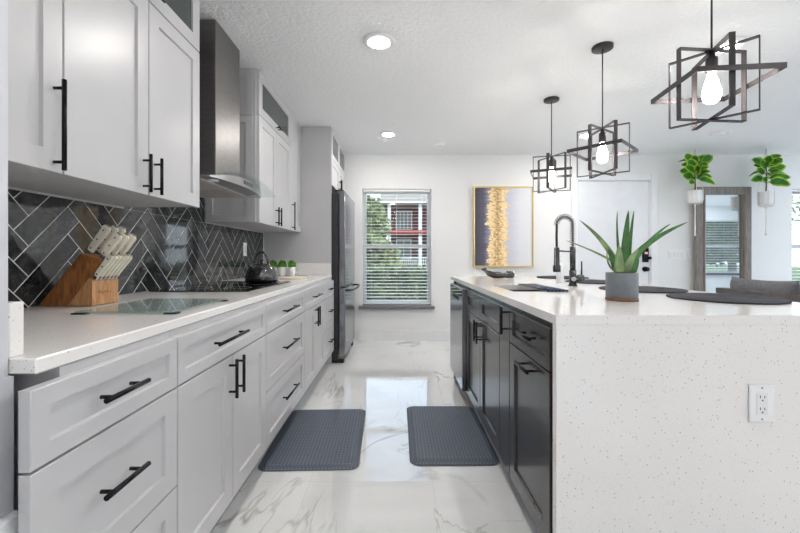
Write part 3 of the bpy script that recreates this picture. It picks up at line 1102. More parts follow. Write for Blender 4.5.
# ------------------------------------------------------------------ aloe
AX, AY = .972, 1.660
r = thing('potted_aloe', 'spiky green aloe plant in a grey pot on the island', 'plant', (AX, AY, .915))
MB().lathe((AX, AY, .9155), [(0, 0), (.063, 0), (.0645, .003), (.0645, .012), (.061, .014), (0, .014)], 40).build('saucer', 'cork', r)
MB().lathe((AX, AY, .9297), [(0, 0), (.0605, 0), (.0625, .003), (.0625, .104), (.060, .106), (.057, .104), (.056, .088), (0, .088)], 40).build('pot', 'concrete', r)
MB().lathe((AX, AY, 1.018), [(.0555, 0), (.04, .006), (0, .008)], 24).build('soil', 'soil', r)
def aloe_leaf(pb, pc, pt, w_, d3, m='aloe', twist=0.0):
    """base, bend and tip as seen in the photo (5 px = 1), each at its own distance"""
    def W(p, dy):
        Y = AY + dy
        return Vector(((540 + p[0] / 4.4438 - 397.5) * Y / 383.0, Y, 1.105 + (256.5 - (190 + p[1] / 4.4438)) * Y / 383.0))
    p0, p1, p2 = W(pb, d3[0]), W(pc, d3[1]), W(pt, d3[2])
    hw = w_ / 2 / 4.4438 * AY / 383.0 * .92
    b = MB()
    n = 18
    prev = None
    for k in range(n + 1):
        t = k / n
        p = p0 * (1 - t) ** 2 + p1 * (2 * t * (1 - t)) + p2 * t * t
        d_ = ((p1 - p0) * (1 - t) + (p2 - p1) * t).normalized()
        out = Vector((-.5, -.86, .1))
        side = d_.cross(out).normalized()
        nrm = side.cross(d_).normalized()
        side, nrm = side * math.cos(twist) + nrm * math.sin(twist), nrm * math.cos(twist) - side * math.sin(twist)
        ww = hw * (min(1.0, .72 + t * 1.4) * (1 - t) ** .62 if t > .2 else .72 + t * 1.4 - .3 * t) + .0008
        th = ww * .42
        R = [b.v(p + side * ww * cx + nrm * th * cz) for cx, cz in ((-1, .5), (-.5, -.25), (0, -.6), (.5, -.25), (1, .5), (.5, .2), (0, .02), (-.5, .2))]
        if prev: b.bridge(prev, R)
        else: b.face(R)
        prev = R
    b.face(prev)
    b.build('leaf', m, r)
aloe_leaf((374, 362), (378, 230), (393, 92), 46, (0, 0, 0), 'aloe')
aloe_leaf((392, 350), (402, 200), (418, 92), 24, (.02, .05, .06), 'aloe', .5)
aloe_leaf((360, 350), (338, 200), (344, 93), 17, (.02, .05, .06), 'aloe', .6)
aloe_leaf((352, 350), (300, 225), (177, 135), 34, (0, .01, .02), 'aloe_pale', .5)
aloe_leaf((345, 330), (262, 276), (118, 225), 15, (.01, .05, .09), 'aloe_pale', .7)
aloe_leaf((342, 366), (288, 335), (300, 262), 15, (.0, .0, .01), 'aloe_pale', .8)
aloe_leaf((388, 355), (425, 238), (655, 143), 40, (0, -.01, -.02), 'aloe', -.4)
aloe_leaf((402, 345), (465, 222), (580, 150), 26, (.02, .04, .06), 'aloe', -.5)
aloe_leaf((345, 350), (322, 310), (306, 262), 40, (-.01, -.01, 0), 'aloe', .3)
aloe_leaf((400, 366), (428, 330), (434, 272), 46, (-.02, -.03, -.02), 'aloe', -.3)
aloe_leaf((355, 368), (350, 305), (352, 246), 50, (-.04, -.05, -.04), 'aloe_pale')
aloe_leaf((378, 368), (392, 310), (440, 262), 44, (-.035, -.05, -.05), 'aloe_pale', -.2)

# ------------------------------------------------------------------ sculptural dish
DX, DY, DZ = .862, 3.29, .9155
r = thing('decorative_dish', 'dark glossy sculptural dish with curled-up tips on the far island end', 'dish', (DX, DY, .915))
b = MB()
for q, yo in enumerate((-.05, -.026, 0, .026, .05)):
    lift = .012 * abs(q - 2)
    pts = [(DX - .118 - .003 * q, DY + yo * .9, DZ + .096 - .004 * q), (DX - .108, DY + yo, DZ + .066), (DX - .082, DY + yo * 1.05, DZ + .032 + lift), (DX - .035, DY + yo * 1.1, DZ + .017 + lift), (DX + .03, DY + yo, DZ + .017 + lift), (DX + .085, DY + yo * .7, DZ + .024 + lift * .5)]
    MB_ = b
    b.tube(pts, [.004, .0085, .0125, .0145, .015, .012], 10)
b.build('fingers', 'black_gloss', r)
b = MB()
b.lathe((0, 0, 0), [(0, -.03), (.026, -.03), (.034, -.02), (.03, -.008), (.034, .004), (.03, .02), (.032, .032), (.024, .038), (0, .038)], 20)
bmesh.ops.transform(b.bm, matrix=Matrix.Translation((DX + .1, DY, DZ + .0345)) @ Matrix.Rotation(PI / 2, 4, 'Y'), verts=b.bm.verts[:])
b.build('cuff', 'black_gloss', r)

# ------------------------------------------------------------------ outlets and switches
def outlet_front(name, label, x, y, z, group):
    r = thing(name, label, 'outlet', (x, y, z), group)
    b = MB()
    b.box(x - .04, x + .04, y - .006, y - .0003, z - .0605, z + .0605, .003, 2)
    b.build('cover_plate', 'white_plastic', r)
    MB().box(x - .0175, x + .0175, y - .0078, y - .0062, z - .035, z + .035, .0006).build('socket', 'white_ceramic', r)
    b = MB()
    for s_ in (-1, 1):
        zc = z + s_ * .019
        b.box(x - .0085, x - .0060, y - .0083, y - .0079, zc - .001, zc + .008)
        b.box(x + .0055, x + .0080, y - .0083, y - .0079, zc - .001, zc + .007)
        b.cyl((x, y - .0083, zc - .008), (x, y - .0079, zc - .008), .0028, 10)
    for s_ in (-1, 1): b.cyl((x, y - .0068, z + s_ * .05), (x, y - .0061, z + s_ * .05), .0025, 10)
    b.build('slots', 'slot', r)
    return r
# island outlet: picture x 748..772, y 384..422 at the waterfall plane
outlet_front('wall_outlet', 'white double outlet on the island waterfall end', (760.3 - 397.5) * YI0 / 383, YI0, 1.105 - (403 - 256.5) * YI0 / 383, None)
r = thing('wall_outlet', 'white outlet plate on the black backsplash beyond the kettle', 'outlet', (-1.364, 3.42, 1.17))
MB().box(-1.3645, -1.359, 3.385, 3.455, 1.11, 1.228, .002).build('cover_plate', 'white_plastic', r)
b = MB(); b.box(-1.3588, -1.3574, 3.404, 3.436, 1.136, 1.202, .0005); b.build('socket', 'white_ceramic', r)
r = thing('light_switch', 'white four-gang light switch plate right of the front door', 'light switch', (3.65, YB, 1.07))
MB().box(3.545, 3.755, YB - .007, YB - .0005, 1.072, 1.19, .002).build('cover_plate', 'white_plastic', r)
for k in range(4):
    xx = 3.579 + .047 * k
    MB().box(xx - .016, xx + .016, YB - .0105, YB - .0072, 1.098, 1.164, .001).build('rocker', 'white_ceramic', r)
r = thing('light_switch', 'small white single switch beside the mirror frame', 'light switch', (3.83, YB, 1.08))
MB().box(3.795, 3.85, YB - .02, YB - .0005, 1.085, 1.205, .003).build('cover_plate', 'white_plastic', r)
MB().box(3.808, 3.837, YB - .0235, YB - .0202, 1.112, 1.178, .001).build('rocker', 'white_ceramic', r)

# ------------------------------------------------------------------ picture
r = thing('framed_picture', 'gold-framed abstract canvas with a golden band on the far wall', 'picture', (1.38, YB, .965))
x0, x1, z0, z1 = .99, 1.768, .967, 2.016
b = MB()
for q in ((x0, x0 + .017, z0, z1), (x1 - .017, x1, z0, z1), (x0 + .017, x1 - .017, z0, z0 + .017), (x0 + .017, x1 - .017, z1 - .017, z1)):
    b.box(q[0], q[1], YB - .045, YB - .001, q[2], q[3], .0015)
b.build('frame', 'gold', r)
MB().box(x0 + .018, x1 - .018, YB - .03, YB - .012, z0 + .018, z1 - .018).build('canvas', 'art', r)

# ------------------------------------------------------------------ mirror
MX0, MX1, MZ1 = 3.842, 4.545, 2.0
my = YB - .075
r = thing('standing_mirror', 'tall mirror in a weathered grey wooden frame against the far wall', 'mirror', (4.2, my, 0))
b = MB()
fw = .105
b.box(MX0, MX0 + fw, my - .03, my + .02, .0005, MZ1, .002)
b.build('frame_side', 'barn', r)
b = MB()
b.box(MX1 - fw, MX1, my - .03, my + .02, .0005, MZ1, .002)
b.build('frame_side', 'barn', r)
b = MB()
b.box(MX0 + fw + .001, MX1 - fw - .001, my - .03, my + .02, MZ1 - .098, MZ1, .002)
b.build('frame_end', 'barn', r)
b = MB()
b.box(MX0 + fw + .001, MX1 - fw - .001, my - .03, my + .02, .0005, .1, .002)
b.build('frame_end', 'barn', r)
b = MB()
for xx in (MX0 + fw - .022, MX1 - fw - .002): b.box(xx, xx + .024, my - .036, my - .0302, .1, MZ1 - .098)
b.build('inner_edge', 'barn_brown', r)
MB().box(MX0 + fw - .01, MX1 - fw + .01, my - .004, my + .01, .09, MZ1 - .09).build('mirror_glass', 'mirror', r)

# ------------------------------------------------------------------ hanging plants
def leaf_mesh(b, base, direction, length, width, droop, twist):
    d_ = Vector(direction).normalized()
    up = Vector((0, 0, 1))
    side = d_.cross(Vector((-.45, -.8, .55)))
    if side.length < .1: side = Vector((1, 0, 0))
    side.normalize()
    nrm = side.cross(d_).normalized()
    side = (side * math.cos(twist) + nrm * math.sin(twist)).normalized()
    nrm = side.cross(d_).normalized()
    n = 9
    rows = []
    for k in range(n + 1):
        t = k / n
        p = Vector(base) + d_ * (length * t) + Vector((0, 0, -droop * t * t * length))
        ww = width * (math.sin(PI * min(1, t ** .8 * .97 + .03)) ** .7) * (.85 + .25 * t) + .001
        row = []
        for c_, h_ in ((-1, .18), (-.62, .08), (0, -.04), (.62, .08), (1, .18)):
            row.append(b.v(p + side * (ww * c_) + nrm * (ww * h_ + .004 * math.sin(t * 9 + c_ * 3))))
        rows.append(row)
    for k in range(n):
        for c_ in range(4):
            b.mi = 1 if (c_ in (0, 3) or k == n - 1) else 0
            b.face([rows[k][c_], rows[k][c_ + 1], rows[k + 1][c_ + 1], rows[k + 1][c_]], True)
    b.mi = 0
def hanging_plant(px, py, pz0, pz1, tassel, leaves, label, hook_z=H):
    r = thing('hanging_plant', label, 'plant', (px, py, tassel), 'green plants hanging from the ceiling')
    pot = MB()
    R0, R1 = .062, .078
    pot.lathe((px, py, pz0), [(0, 0), (R0, 0), (R1 * .98, .03), (R1, (pz1 - pz0) * .55), (R1, pz1 - pz0), (R1 - .008, pz1 - pz0), (R1 - .012, pz1 - pz0 - .03), (0, pz1 - pz0 - .03)], 10, smooth=False)
    pot.build('pot', 'white_ceramic', r)
    MB().lathe((px, py, pz1 - .0298), [(R1 - .014, 0), (.04, .006), (0, .008)], 16).build('soil', 'soil', r)
    b = MB()
    hk = Vector((px, py, hook_z - .001))
    for k in range(4):
        a = PI / 4 + k * PI / 2 + .3
        e = Vector((px + (R1 + .003) * math.cos(a), py + (R1 + .003) * math.sin(a), pz1))
        knot = Vector((px, py, pz0 - .018))
        e2 = Vector((px + (R1 + .004) * math.cos(a), py + (R1 + .004) * math.sin(a), pz0 + .05))
        e3 = Vector((px + (R0 + .012) * math.cos(a), py + (R0 + .012) * math.sin(a), pz0 - .002))
        b.tube([hk, e, e2, e3, knot], .0034, 6)
    b.tube([(px, py, pz0 - .012), (px, py, pz0 - .05), (px, py, tassel + .03), (px, py, tassel)], [.009, .006, .008, .012], 8)
    b.build('macrame_hanger', 'rope', r)
    MB().tube([(px, py, pz1 - .017), (px + .008, py, (pz1 + 2.3) / 2), (px - .004, py, 2.30)], [.008, .006, .003], 8).build('stem', 'stem', r)
    rr = random.Random(int(px * 100))
    more = [(rr.uniform(pz1 + .09, 2.28), rr.uniform(0, 360), rr.uniform(0, 60), rr.uniform(.11, .16), rr.uniform(.036, .046), .3, rr.uniform(-.7, .7)) for k in range(16)]
    for (bz, ang, el, ln, wd, dr_, tw) in leaves + more:
        b = MB()
        base = (px, py, bz)
        a = math.radians(ang); e = math.radians(el)
        d_ = (math.cos(a) * math.cos(e), math.sin(a) * math.cos(e), math.sin(e))
        bs_ = Vector(base) + Vector(d_) * .035
        b.tube([base, bs_], .0025, 5)
        leaf_mesh(b, bs_, d_, ln * 1.05, wd * 1.0, dr_, tw * .6)
        b.build('leaf', ['leaf_dark', 'leaf_edge'], r, recalc=False)
rnd = random.Random(3)
L1 = [(2.05, 190, 35, .17, .062, .3, .5), (2.06, 350, 30, .17, .062, .4, -.5), (2.1, 250, 40, .18, .065, .3, .9), (2.12, 300, 55, .17, .065, .2, -.8),
      (2.15, 200, 60, .16, .06, .1, .6), (2.16, 340, 60, .19, .07, .1, -.4), (2.2, 270, 50, .17, .065, .2, 1.0), (2.22, 15, 50, .17, .062, .2, -.2),
      (2.24, 160, 60, .15, .055, .1, .3), (2.06, 330, 5, .16, .05, .6, -.5), (2.03, 215, 5, .14, .05, .4, .6), (2.22, 310, 40, .18, .07, .2, -1.), (2.12, 165, 35, .16, .055, .3, .5), (2.2, 230, 65, .14, .055, .1, .7), (2.1, 285, 20, .15, .055, .3, .8), (2.16, 5, 35, .15, .055, .3, -.6)]
L2 = [(2.03, 340, 0, .19, .06, .3, -.5), (2.06, 190, 10, .19, .055, .3, .6), (2.1, 350, 20, .19, .05, .3, -.4), (2.12, 200, 25, .17, .055, .2, .6),
      (2.16, 10, 15, .19, .035, .2, -.3), (2.18, 210, 30, .17, .055, .1, .7), (2.2, 300, 40, .15, .06, .2, -.9), (2.02, 300, 5, .18, .065, .4, -.8),
      (2.22, 170, 40, .15, .05, .1, .4), (2.2, 350, 40, .16, .04, .3, -.5), (2.1, 270, 25, .15, .06, .3, .9), (2.06, 320, 15, .18, .06, .3, -.7), (2.22, 240, 40, .15, .055, .1, .8), (2.14, 320, 30, .16, .06, .2, -.8)]
hanging_plant(3.69, 4.75, 1.765, 1.92, 1.36, L1, 'leafy green plant in white hanging pot left, overlapping the mirror frame')
hanging_plant(4.57, 4.75, 1.73, 1.905, 1.37, L2, 'leafy green plant in white hanging pot right of the mirror, above the sofa')

# ------------------------------------------------------------------ sofa
r = thing('sofa', 'charcoal sofa with its back to the island at right', 'sofa', (3.9, 2.9, 0))
b = MB()
b.box(3.42, 4.35, 1.5, 4.05, .08, .42, .02, 2)
b.build('base', 'sofa', r)
b = MB()
b.box(3.40, 3.455, 1.5, 4.07, .42, .705, .012, 2)
b.build('back', 'sofa', r)
MB().box(3.385, 3.462, 1.49, 4.08, .706, .775, .005).build('back_rail', 'sofa_rail', r)
b = MB()
b.box(3.46, 4.35, 1.5, 1.72, .42, .64, .03, 3)
b.build('arm', 'sofa', r)
b = MB()
b.box(3.66, 4.35, 3.99, 4.06, .42, .64, .03, 3)
b.build('arm', 'sofa', r)
for ya, yb in ((1.73, 2.42), (2.43, 3.12), (3.13, 4.06)):
    MB().box(3.46, 4.36, ya, yb, .422, .54, .03, 3).build('seat_cushion', 'sofa', r)
for xx in (3.46, 4.3):
    for yy in (1.56, 3.98): MB().cyl((xx, yy, .0005), (xx, yy, .079), .025, 12).build('foot', 'black_rubber', r)
def back_cushion(y0, y1, label):
    """soft cushion standing on the seat against the sofa back, corners drawn in"""
    b = MB()
    n, m_ = 20, 20
    L2, H2, T = (y1 - y0) / 2, .175, .085
    rows = {}
    for s_ in (-1, 1):
        for i in range(n + 1):
            for k in range(m_ + 1):
                u, v_ = 2 * i / n - 1, 2 * k / m_ - 1
                edge = abs(u) == 1 or abs(v_) == 1
                if edge and s_ == 1:
                    rows[(s_, i, k)] = rows[(-1, i, k)]
                    continue
                th = 0 if edge else T * ((1 - abs(u) ** 5) * (1 - abs(v_) ** 4)) ** .5
                th *= 1 + .10 * math.sin(u * 13 + v_ * 4) * abs(u) ** 2
                yy = u * L2 * (1 - .035 * (1 - v_ * v_))
                zz = v_ * H2 * (1 - .05 * (1 - abs(u) ** 3)) - .012 * (1 - u * u) * (v_ > 0)
                rows[(s_, i, k)] = b.v((s_ * th, yy, zz))
        for i in range(n):
            for k in range(m_):
                b.face([rows[(s_, i, k)], rows[(s_, i + 1, k)], rows[(s_, i + 1, k + 1)], rows[(s_, i, k + 1)]], True)
    o = b.build('sofa_cushion', 'sofa')
    o.location = (3.552, (y0 + y1) / 2, .541 + .178)
    return tag(o, label, 'cushion', 'charcoal cushions along the sofa back')
back_cushion(3.38, 4.07, 'plump charcoal cushion on the sofa back, nearer the mirror')
back_cushion(2.66, 3.36, 'plump charcoal cushion on the sofa back, cut by the right edge')

# ------------------------------------------------------------------ anti-fatigue mats
def floor_mat(x0, x1, y0, y1, rot, label):
    b = MB()
    def loop(i, z, rad):
        pts = []
        for (cx, cy, a0) in ((x1 - i - rad, y1 - i - rad, 0), (x0 + i + rad, y1 - i - rad, 90), (x0 + i + rad, y0 + i + rad, 180), (x1 - i - rad, y0 + i + rad, 270)):
            for k in range(7):
                a = math.radians(a0 + 15 * k)
                pts.append(b.v((cx + rad * math.cos(a), cy + rad * math.sin(a), z)))
        return pts
    A, B_, C_, D_ = loop(.002, 0, .05), loop(0, .002, .05), loop(0, .006, .05), loop(.036, .0205, .025)
    b.bridge(A, B_); b.bridge(B_, C_); b.bridge(C_, D_, False)
    b.face(D_); b.face(A[::-1])
    o = b.build('floor_mat', 'mat', None, ((x0 + x1) / 2, (y0 + y1) / 2, .0006 * 0))
    o.location.z = .0006
    o.rotation_euler.z = math.radians(rot)
    return tag(o, label, 'mat', 'charcoal kitchen floor mats')
floor_mat(-.742, -.214, 1.972, 2.752, 1.8, 'charcoal cushioned floor mat in front of the left grey cabinets')
floor_mat(.066, .548, 2.02, 2.81, 0.0, 'charcoal cushioned floor mat in front of the dark sink cabinet')

# ------------------------------------------------------------------ ceiling lamps
def downlight(x, y, lit, label):
    r = thing('recessed_light', label, 'ceiling light', (x, y, H), 'recessed ceiling lights')
    b = MB()
    b.lathe((x, y, H), [(.053, -.0015), (.055, -.011), (.07, -.014), (.090, -.011), (.098, -.006), (.1, -.0006), (.054, -.0006)], 36)
    b.build('trim_ring', 'white_plastic', r)
    b = MB()
    b.lathe((x, y, H), [(0, -.024), (.025, -.0225), (.042, -.0185), (.051, -.012), (.052, -.0012), (0, -.0012)], 36)
    b.build('lens', {True: 'lens', False: 'lens_off', 2: 'lens_fill', 3: 'lens_fill_cool'}[lit], r)
downlight(-.115, 2.37, True, 'lit recessed ceiling light nearest, above the aisle')
downlight(-.10, 4.165, True, 'lit recessed ceiling light above the aisle near the far window')
downlight(2.09, 2.42, True, 'lit recessed ceiling light behind the nearest pendant')
downlight(2.07, 4.2, True, 'lit recessed ceiling light behind the middle pendant')
downlight(3.48, 4.13, False, 'flush unlit ceiling light at upper right in front of the hanging plants')
k = 0
for x, y in ((-.115, .6), (2.09, .6), (-.1, -1.2), (2.1, -1.2), (3.6, -1.2), (-.1, -3.0), (2.1, -3.0), (3.6, -3.0), (4.6, .6), (4.6, 2.4), (6.4, .6), (6.4, 2.4), (6.4, 4.2), (8.2, .6), (8.2, 2.4), (8.2, 4.2)):  # lamps out of view, added for fill light; the living-area ones imitate daylight
    downlight(x, y, 3 if x > 4 else 2, 'unseen ceiling lamp added to fill the room with light')
r = tag(MB().lathe((.5, 4.52, H), [(0, -.032), (.03, -.032), (.05, -.026), (.056, -.004), (.056, -.0006), (0, -.0006)], 28).build('smoke_detector', 'white_plastic', None, (.5, 4.52, H)),
        'small round white smoke detector on ceiling above the far window', 'smoke detector')

# ------------------------------------------------------------------ pendants
def hoop(c, ang, hw, hh, width=.021, th=.0035):
    """flat strip bent to an upright rectangle; ang = direction of its long axis in plan"""
    b = MB()
    u = Vector((math.cos(ang), math.sin(ang), 0)); n = Vector((-math.sin(ang), math.cos(ang), 0)); z = Vector((0, 0, 1))
    c = Vector(c)
    def loop(a, h, off): return [b.v(c + u * (sx * a) + z * (sz * h) + n * off) for sx, sz in ((-1, -1), (1, -1), (1, 1), (-1, 1))]
    o0, o1 = loop(hw, hh, -width / 2), loop(hw, hh, width / 2)
    i0, i1 = loop(hw - th, hh - th, -width / 2), loop(hw - th, hh - th, width / 2)
    b.bridge(o0, o1, False); b.bridge(i1, i0, False); b.bridge(i0, o0, False); b.bridge(o1, i1, False)
    return b
def flat_hoop(c, ang, hs, height=.021, th=.0035):
    b = MB()
    c = Vector(c)
    u = Vector((math.cos(ang), math.sin(ang), 0)); n = Vector((-math.sin(ang), math.cos(ang), 0)); z = Vector((0, 0, 1))
    def loop(a, off): return [b.v(c + u * (sx * a) + n * (sy * a) + z * off) for sx, sy in ((-1, -1), (1, -1), (1, 1), (-1, 1))]
    o0, o1 = loop(hs, -height / 2), loop(hs, height / 2)
    i0, i1 = loop(hs - th, -height / 2), loop(hs - th, height / 2)
    b.bridge(o0, o1, False); b.bridge(i1, i0, False); b.bridge(i0, o0, False); b.bridge(o1, i1, False)
    return b
def pendant(x, y, zc, rot, label):
    r = thing('pendant_light', label, 'pendant light', (x, y, zc - .155), 'black cage pendant lights above the island')
    MB().lathe((x, y, H), [(0, -.022), (.052, -.022), (.062, -.018), (.063, -.0008), (0, -.0008)], 32).build('canopy', 'pendant', r)
    ztop = zc + .1495
    MB().cyl((x, y, ztop + .001), (x, y, H - .0225), .0038, 10).build('rod', 'pendant', r)
    a0 = math.radians(rot)
    for ang, hw, hh in ((4.8, .149, .1495), (-48.7, .149, .1455), (-105, .149, .1415)):
        hoop((x, y, zc), math.radians(ang) + a0, hw, hh).build('frame', 'pendant', r)
    flat_hoop((x, y, zc), math.radians(-6) + a0, .158).build('frame', 'pendant', r)
    b = MB()
    b.lathe((x, y, zc), [(0, .139), (.010, .139), (.012, .118), (.021, .112), (.021, .058), (.017, .054), (0, .054)], 22)
    b.build('socket', 'pendant', r)
    b = MB()
    b.lathe((x, y, zc), [(0, .0535), (.013, .053), (.014, .04), (.022, .015), (.031, -.02), (.033, -.04), (.028, -.062), (.015, -.074), (0, -.077)], 24)
    b.build('bulb', 'bulb', r)
pendant(1.318, 1.607, 1.823, 0, 'black cage pendant light nearest the camera at top right')
pendant(1.303, 2.435, 1.776, -41, 'black cage pendant light, middle of the three')
pendant(1.305, 3.246, 1.808, -18, 'black cage pendant light farthest away, above the faucet')

# ------------------------------------------------------------------ cooktop and things on the left counter
r = thing('cooktop', 'black glass electric cooktop set in the left counter', 'cooktop', (-1.06, 2.45, .915))
MB().box(-1.335, -.80, 2.055, 2.86, .9153, .9215, .002).build('glass_top', 'black_glass', r)
b = MB()
for (cx, cy, rr) in ((-1.19, 2.24, .09), (-.94, 2.25, .075), (-1.19, 2.63, .075), (-.94, 2.62, .1)):
    b.lathe((cx, cy, .9216), [(rr, 0), (rr + .003, 0), (rr + .003, .0002), (rr, .0002), (rr, 0)], 40)
b.build('burner_rings', 'toe', r)

KX, KY, KZ = -.972, 2.74, .9222
r = thing('kettle', 'glossy black stovetop kettle on the cooktop', 'kettle', (KX, KY, KZ))
MB().lathe((KX, KY, KZ), [(0, 0), (.098, 0), (.11, .006), (.113, .02), (.112, .045), (.104, .075), (.086, .102), (.06, .118), (.045, .122), (0, .122)], 40).build('body', 'black_gloss', r)
MB().lathe((KX, KY, KZ), [(.044, .1225), (.042, .128), (.02, .134), (.008, .136), (.008, .146), (.014, .150), (.014, .160), (.008, .165), (0, .166)], 24).build('lid', 'black_gloss', r)
b = MB()
b.tube([(KX - .03, KY - .075, KZ + .08), (KX - .036, KY - .10, KZ + .108), (KX - .04, KY - .118, KZ + .132)], [.022, .017, .013], 14)
b.build('spout', 'black_gloss', r)
b = MB()
hp = []
for k in range(15):
    a = PI * (.08 + .84 * k / 14)
    hp.append((KX + .046 * math.cos(a), KY, KZ + .128 + .088 * math.sin(a)))
b.tube([(KX + .048, KY, KZ + .116)] + hp + [(KX - .048, KY, KZ + .116)], .0085, 12)
b.build('handle', 'black_gloss', r)
b = MB()
for s_ in (-1, 1): b.cyl((KX + s_ * .049, KY - .012, KZ + .122), (KX + s_ * .049, KY + .012, KZ + .122), .011, 14)
b.build('handle_mounts', 'chrome', r)

# glass cutting board
r = thing('cutting_board', 'clear glass cutting board with black feet on the left counter', 'cutting board', (-.895, 1.45, .915))
MB().box(-1.06, -.735, 1.255, 1.645, .9205, .9255, .002).build('glass_plate', 'board_glass', r)
for xx, yy in ((-1.045, 1.262), (-.748, 1.27), (-1.045, 1.632), (-.748, 1.632)):
    f = MB().box(xx - .022, xx + .022, yy - .014, yy + .014, .9152, .9203, .002).build('foot', 'black_rubber', r)
    f['label'] = 'black rubber foot'
b = MB()

# knife block
BX, BY0, BY1, BZ = 0, 1.452, 1.588, .9155
r = thing('knife_block', 'slanted acacia wood knife block against the black tile', 'knife block', (-1.26, 1.537, .915))
MB().prism([(x, BZ + z) for x, z in ((-1.362, 0.002), (-1.200, .200), (-1.126, .177), (-1.172, .107), (-1.254, .002))], BY0, BY1, 'y').build('slanted_block', 'walnut', r)
MB().prism([(x, BZ + z) for x, z in ((-1.2525, .002), (-1.1715, .1055), (-1.158, .098), (-1.158, .002))], BY0, BY1, 'y').build('front_block', 'walnut_light', r)
MB().box(-1.345, -1.166, BY0 + .01, BY1 - .01, BZ, BZ + .0018).build('foot_pad', 'black_rubber', r)
b = MB()
pts = []
for k in range(60):
    t = k / 59
    yy = BY0 + .028 + t * .07
    zz = BZ + .05 + .0055 * math.sin(t * 42) * (1 - .5 * t) + .003 * math.sin(t * 13)
    pts.append((-1.1574, yy, zz))
b.tube(pts, .0005, 4)
b.build('script_mark', 'rivet', r)
DIR = Vector((.585, 0, .811))
PER = Vector((.811, 0, -.585))
def knife(name, L, wd, th, loc, label, group, first):
    if first is None:
        r = thing(name, label, 'knife', (0, 0, 0), group)
        # local: z along the handle, x across it (towards the front), y thickness
        b = MB()
        outline = [(-wd * .36, .014), (-wd * .5, L * .3), (-wd * .42, L * .65), (-wd * .55, L * .93), (-wd * .35, L), (wd * .3, L), (wd * .62, L * .93), (wd * .5, L * .7), (wd * .36, L * .4), (wd * .44, .014)]
        b.prism(outline, -th / 2, th / 2, 'y')
        es = [e for e in b.bm.edges if abs(abs(e.verts[0].co.y) - abs(e.verts[1].co.y)) < 1e-6 and e.verts[0].co.y * e.verts[1].co.y > 0]
        bmesh.ops.bevel(b.bm, geom=es, offset=th * .22, segments=2, affect='EDGES')
        b.build('handle', 'cream', r)
        MB().box(-wd * .36, wd * .42, -th * .4, th * .4, .0005, .0135, .001).build('bolster', 'chrome', r)
        for f in (.2, .52, .84):
            MB().cyl((0, -th / 2 - .0006, L * f), (0, th / 2 + .0006, L * f), .0032, 10).build('rivet', 'rivet', r)
        MB().box(-wd * .3, wd * .36, -th * .36, th * .36, L + .0002, L + .003, .0008).build('end_cap', 'chrome', r)
    else:
        r = copy_tree(first)
        r['label'] = label
    r.location = loc
    r.rotation_euler = (0, math.atan2(DIR.x, DIR.z), 0)
    return r
KG = 'cream-handled knives in the wooden block'
first = None
pos = ['nearest the camera', 'in the middle', 'nearest the tile wall end']
for row, (t, nm) in enumerate(((.12, 'rear'), (.84, 'front'))):
    for k in range(3):
        base = Vector((-1.200, 0, .200)).lerp(Vector((-1.126, 0, .177)), t)
        loc = (base.x, BY0 + .024 + .040 * k, BZ + base.z + .004)
        lab = 'large cream-handled knife, %s row of the block, %s' % (nm, ('nearest the camera', 'middle of its three', 'farthest from the camera')[k])
        kn = knife('kitchen_knife', .130 if row == 0 else .112, .0275, .018, loc, lab, KG, first if row == 0 else (first2 if k else None))
        if row == 0 and k == 0: first = kn
        if row == 1 and k == 0: first2 = kn
sf = None
ords = ['nearest the camera', 'second from the camera', 'third from the camera', 'fourth from the camera', 'fifth from the camera', 'farthest from the camera']
for k in range(6):
    base = Vector((-1.163, 0, .106)) + PER * .004
    kn = knife('steak_knife', .112, .021, .0135, (base.x, BY0 + .014 + .0205 * k, BZ + base.z), 'slim cream steak knife in the lower front row, %s' % ords[k], 'cream steak knives in the lower row', sf)
    if sf is None: sf = kn

# herb pots with wire caddy, tray
def herb(x, y, label, seed):
    r = thing('potted_herb', label, 'plant', (x, y, .9155), 'small white herb pots by the far counter end')
    MB().lathe((x, y, .9155), [(0, 0), (.028, 0), (.03, .003), (.039, .088), (.036, .088), (.034, .07), (0, .07)], 24).build('pot', 'white_ceramic', r)
    b = MB()
    rr = random.Random(seed)
    for k in range(260):
        a, e = rr.uniform(0, 2 * PI), rr.uniform(-.2, PI / 2)
        q = rr.uniform(.55, 1)
        p = Vector((x +     .037 * q * math.cos(a) * math.cos(e), y + .045 * q * math.sin(a) * math.cos(e), 1.008 + .056 * q * math.sin(e)))
        d_ = Vector((math.cos(a), math.sin(a), rr.uniform(-.2, 1))).normalized()
        s_ = d_.orthogonal().normalized() * .008
        q2 = d_ * .013
        b.face([b.v(p - s_ * .3), b.v(p + q2 * .5 - s_), b.v(p + q2), b.v(p + q2 * .5 + s_)])
    b.lathe((x, y, .985), [(0, 0), (.03, .004), (.032, .03), (.02, .05), (0, .056)], 10)
    b.build('foliage', 'herb', r, recalc=False)
herb(-1.215, 3.74, 'small green herb in white pot, leftmost of three at the counter end', 1)
herb(-1.125, 3.74, 'small green herb in white pot, middle of three at the counter end', 2)
herb(-1.035, 3.74, 'small green herb in white pot, rightmost of three at the counter end', 3)
r = thing('wire_caddy', 'thin white wire caddy with triangular handle around the herb pots', 'caddy', (-1.125, 3.74, .9155))
b = MB()
for yy in (3.683, 3.797):
    b.tube([(-1.275, yy, .957), (-.975, yy, .957)], .0022, 6)
for xx in (-1.275, -.975):
    b.tube([(xx, 3.683, .957), (xx, 3.797, .957)], .0022, 6)
    for yy in (3.683, 3.797): b.tube([(xx, yy, .9157), (xx, yy, .957)], .0022, 6)
b.build('rack', 'wire', r)
b = MB()
b.tube([(-1.17, 3.681, .957), (-1.145, 3.672, 1.075), (-1.07, 3.672, 1.075), (-1.045, 3.681, .957)], .0022, 6)
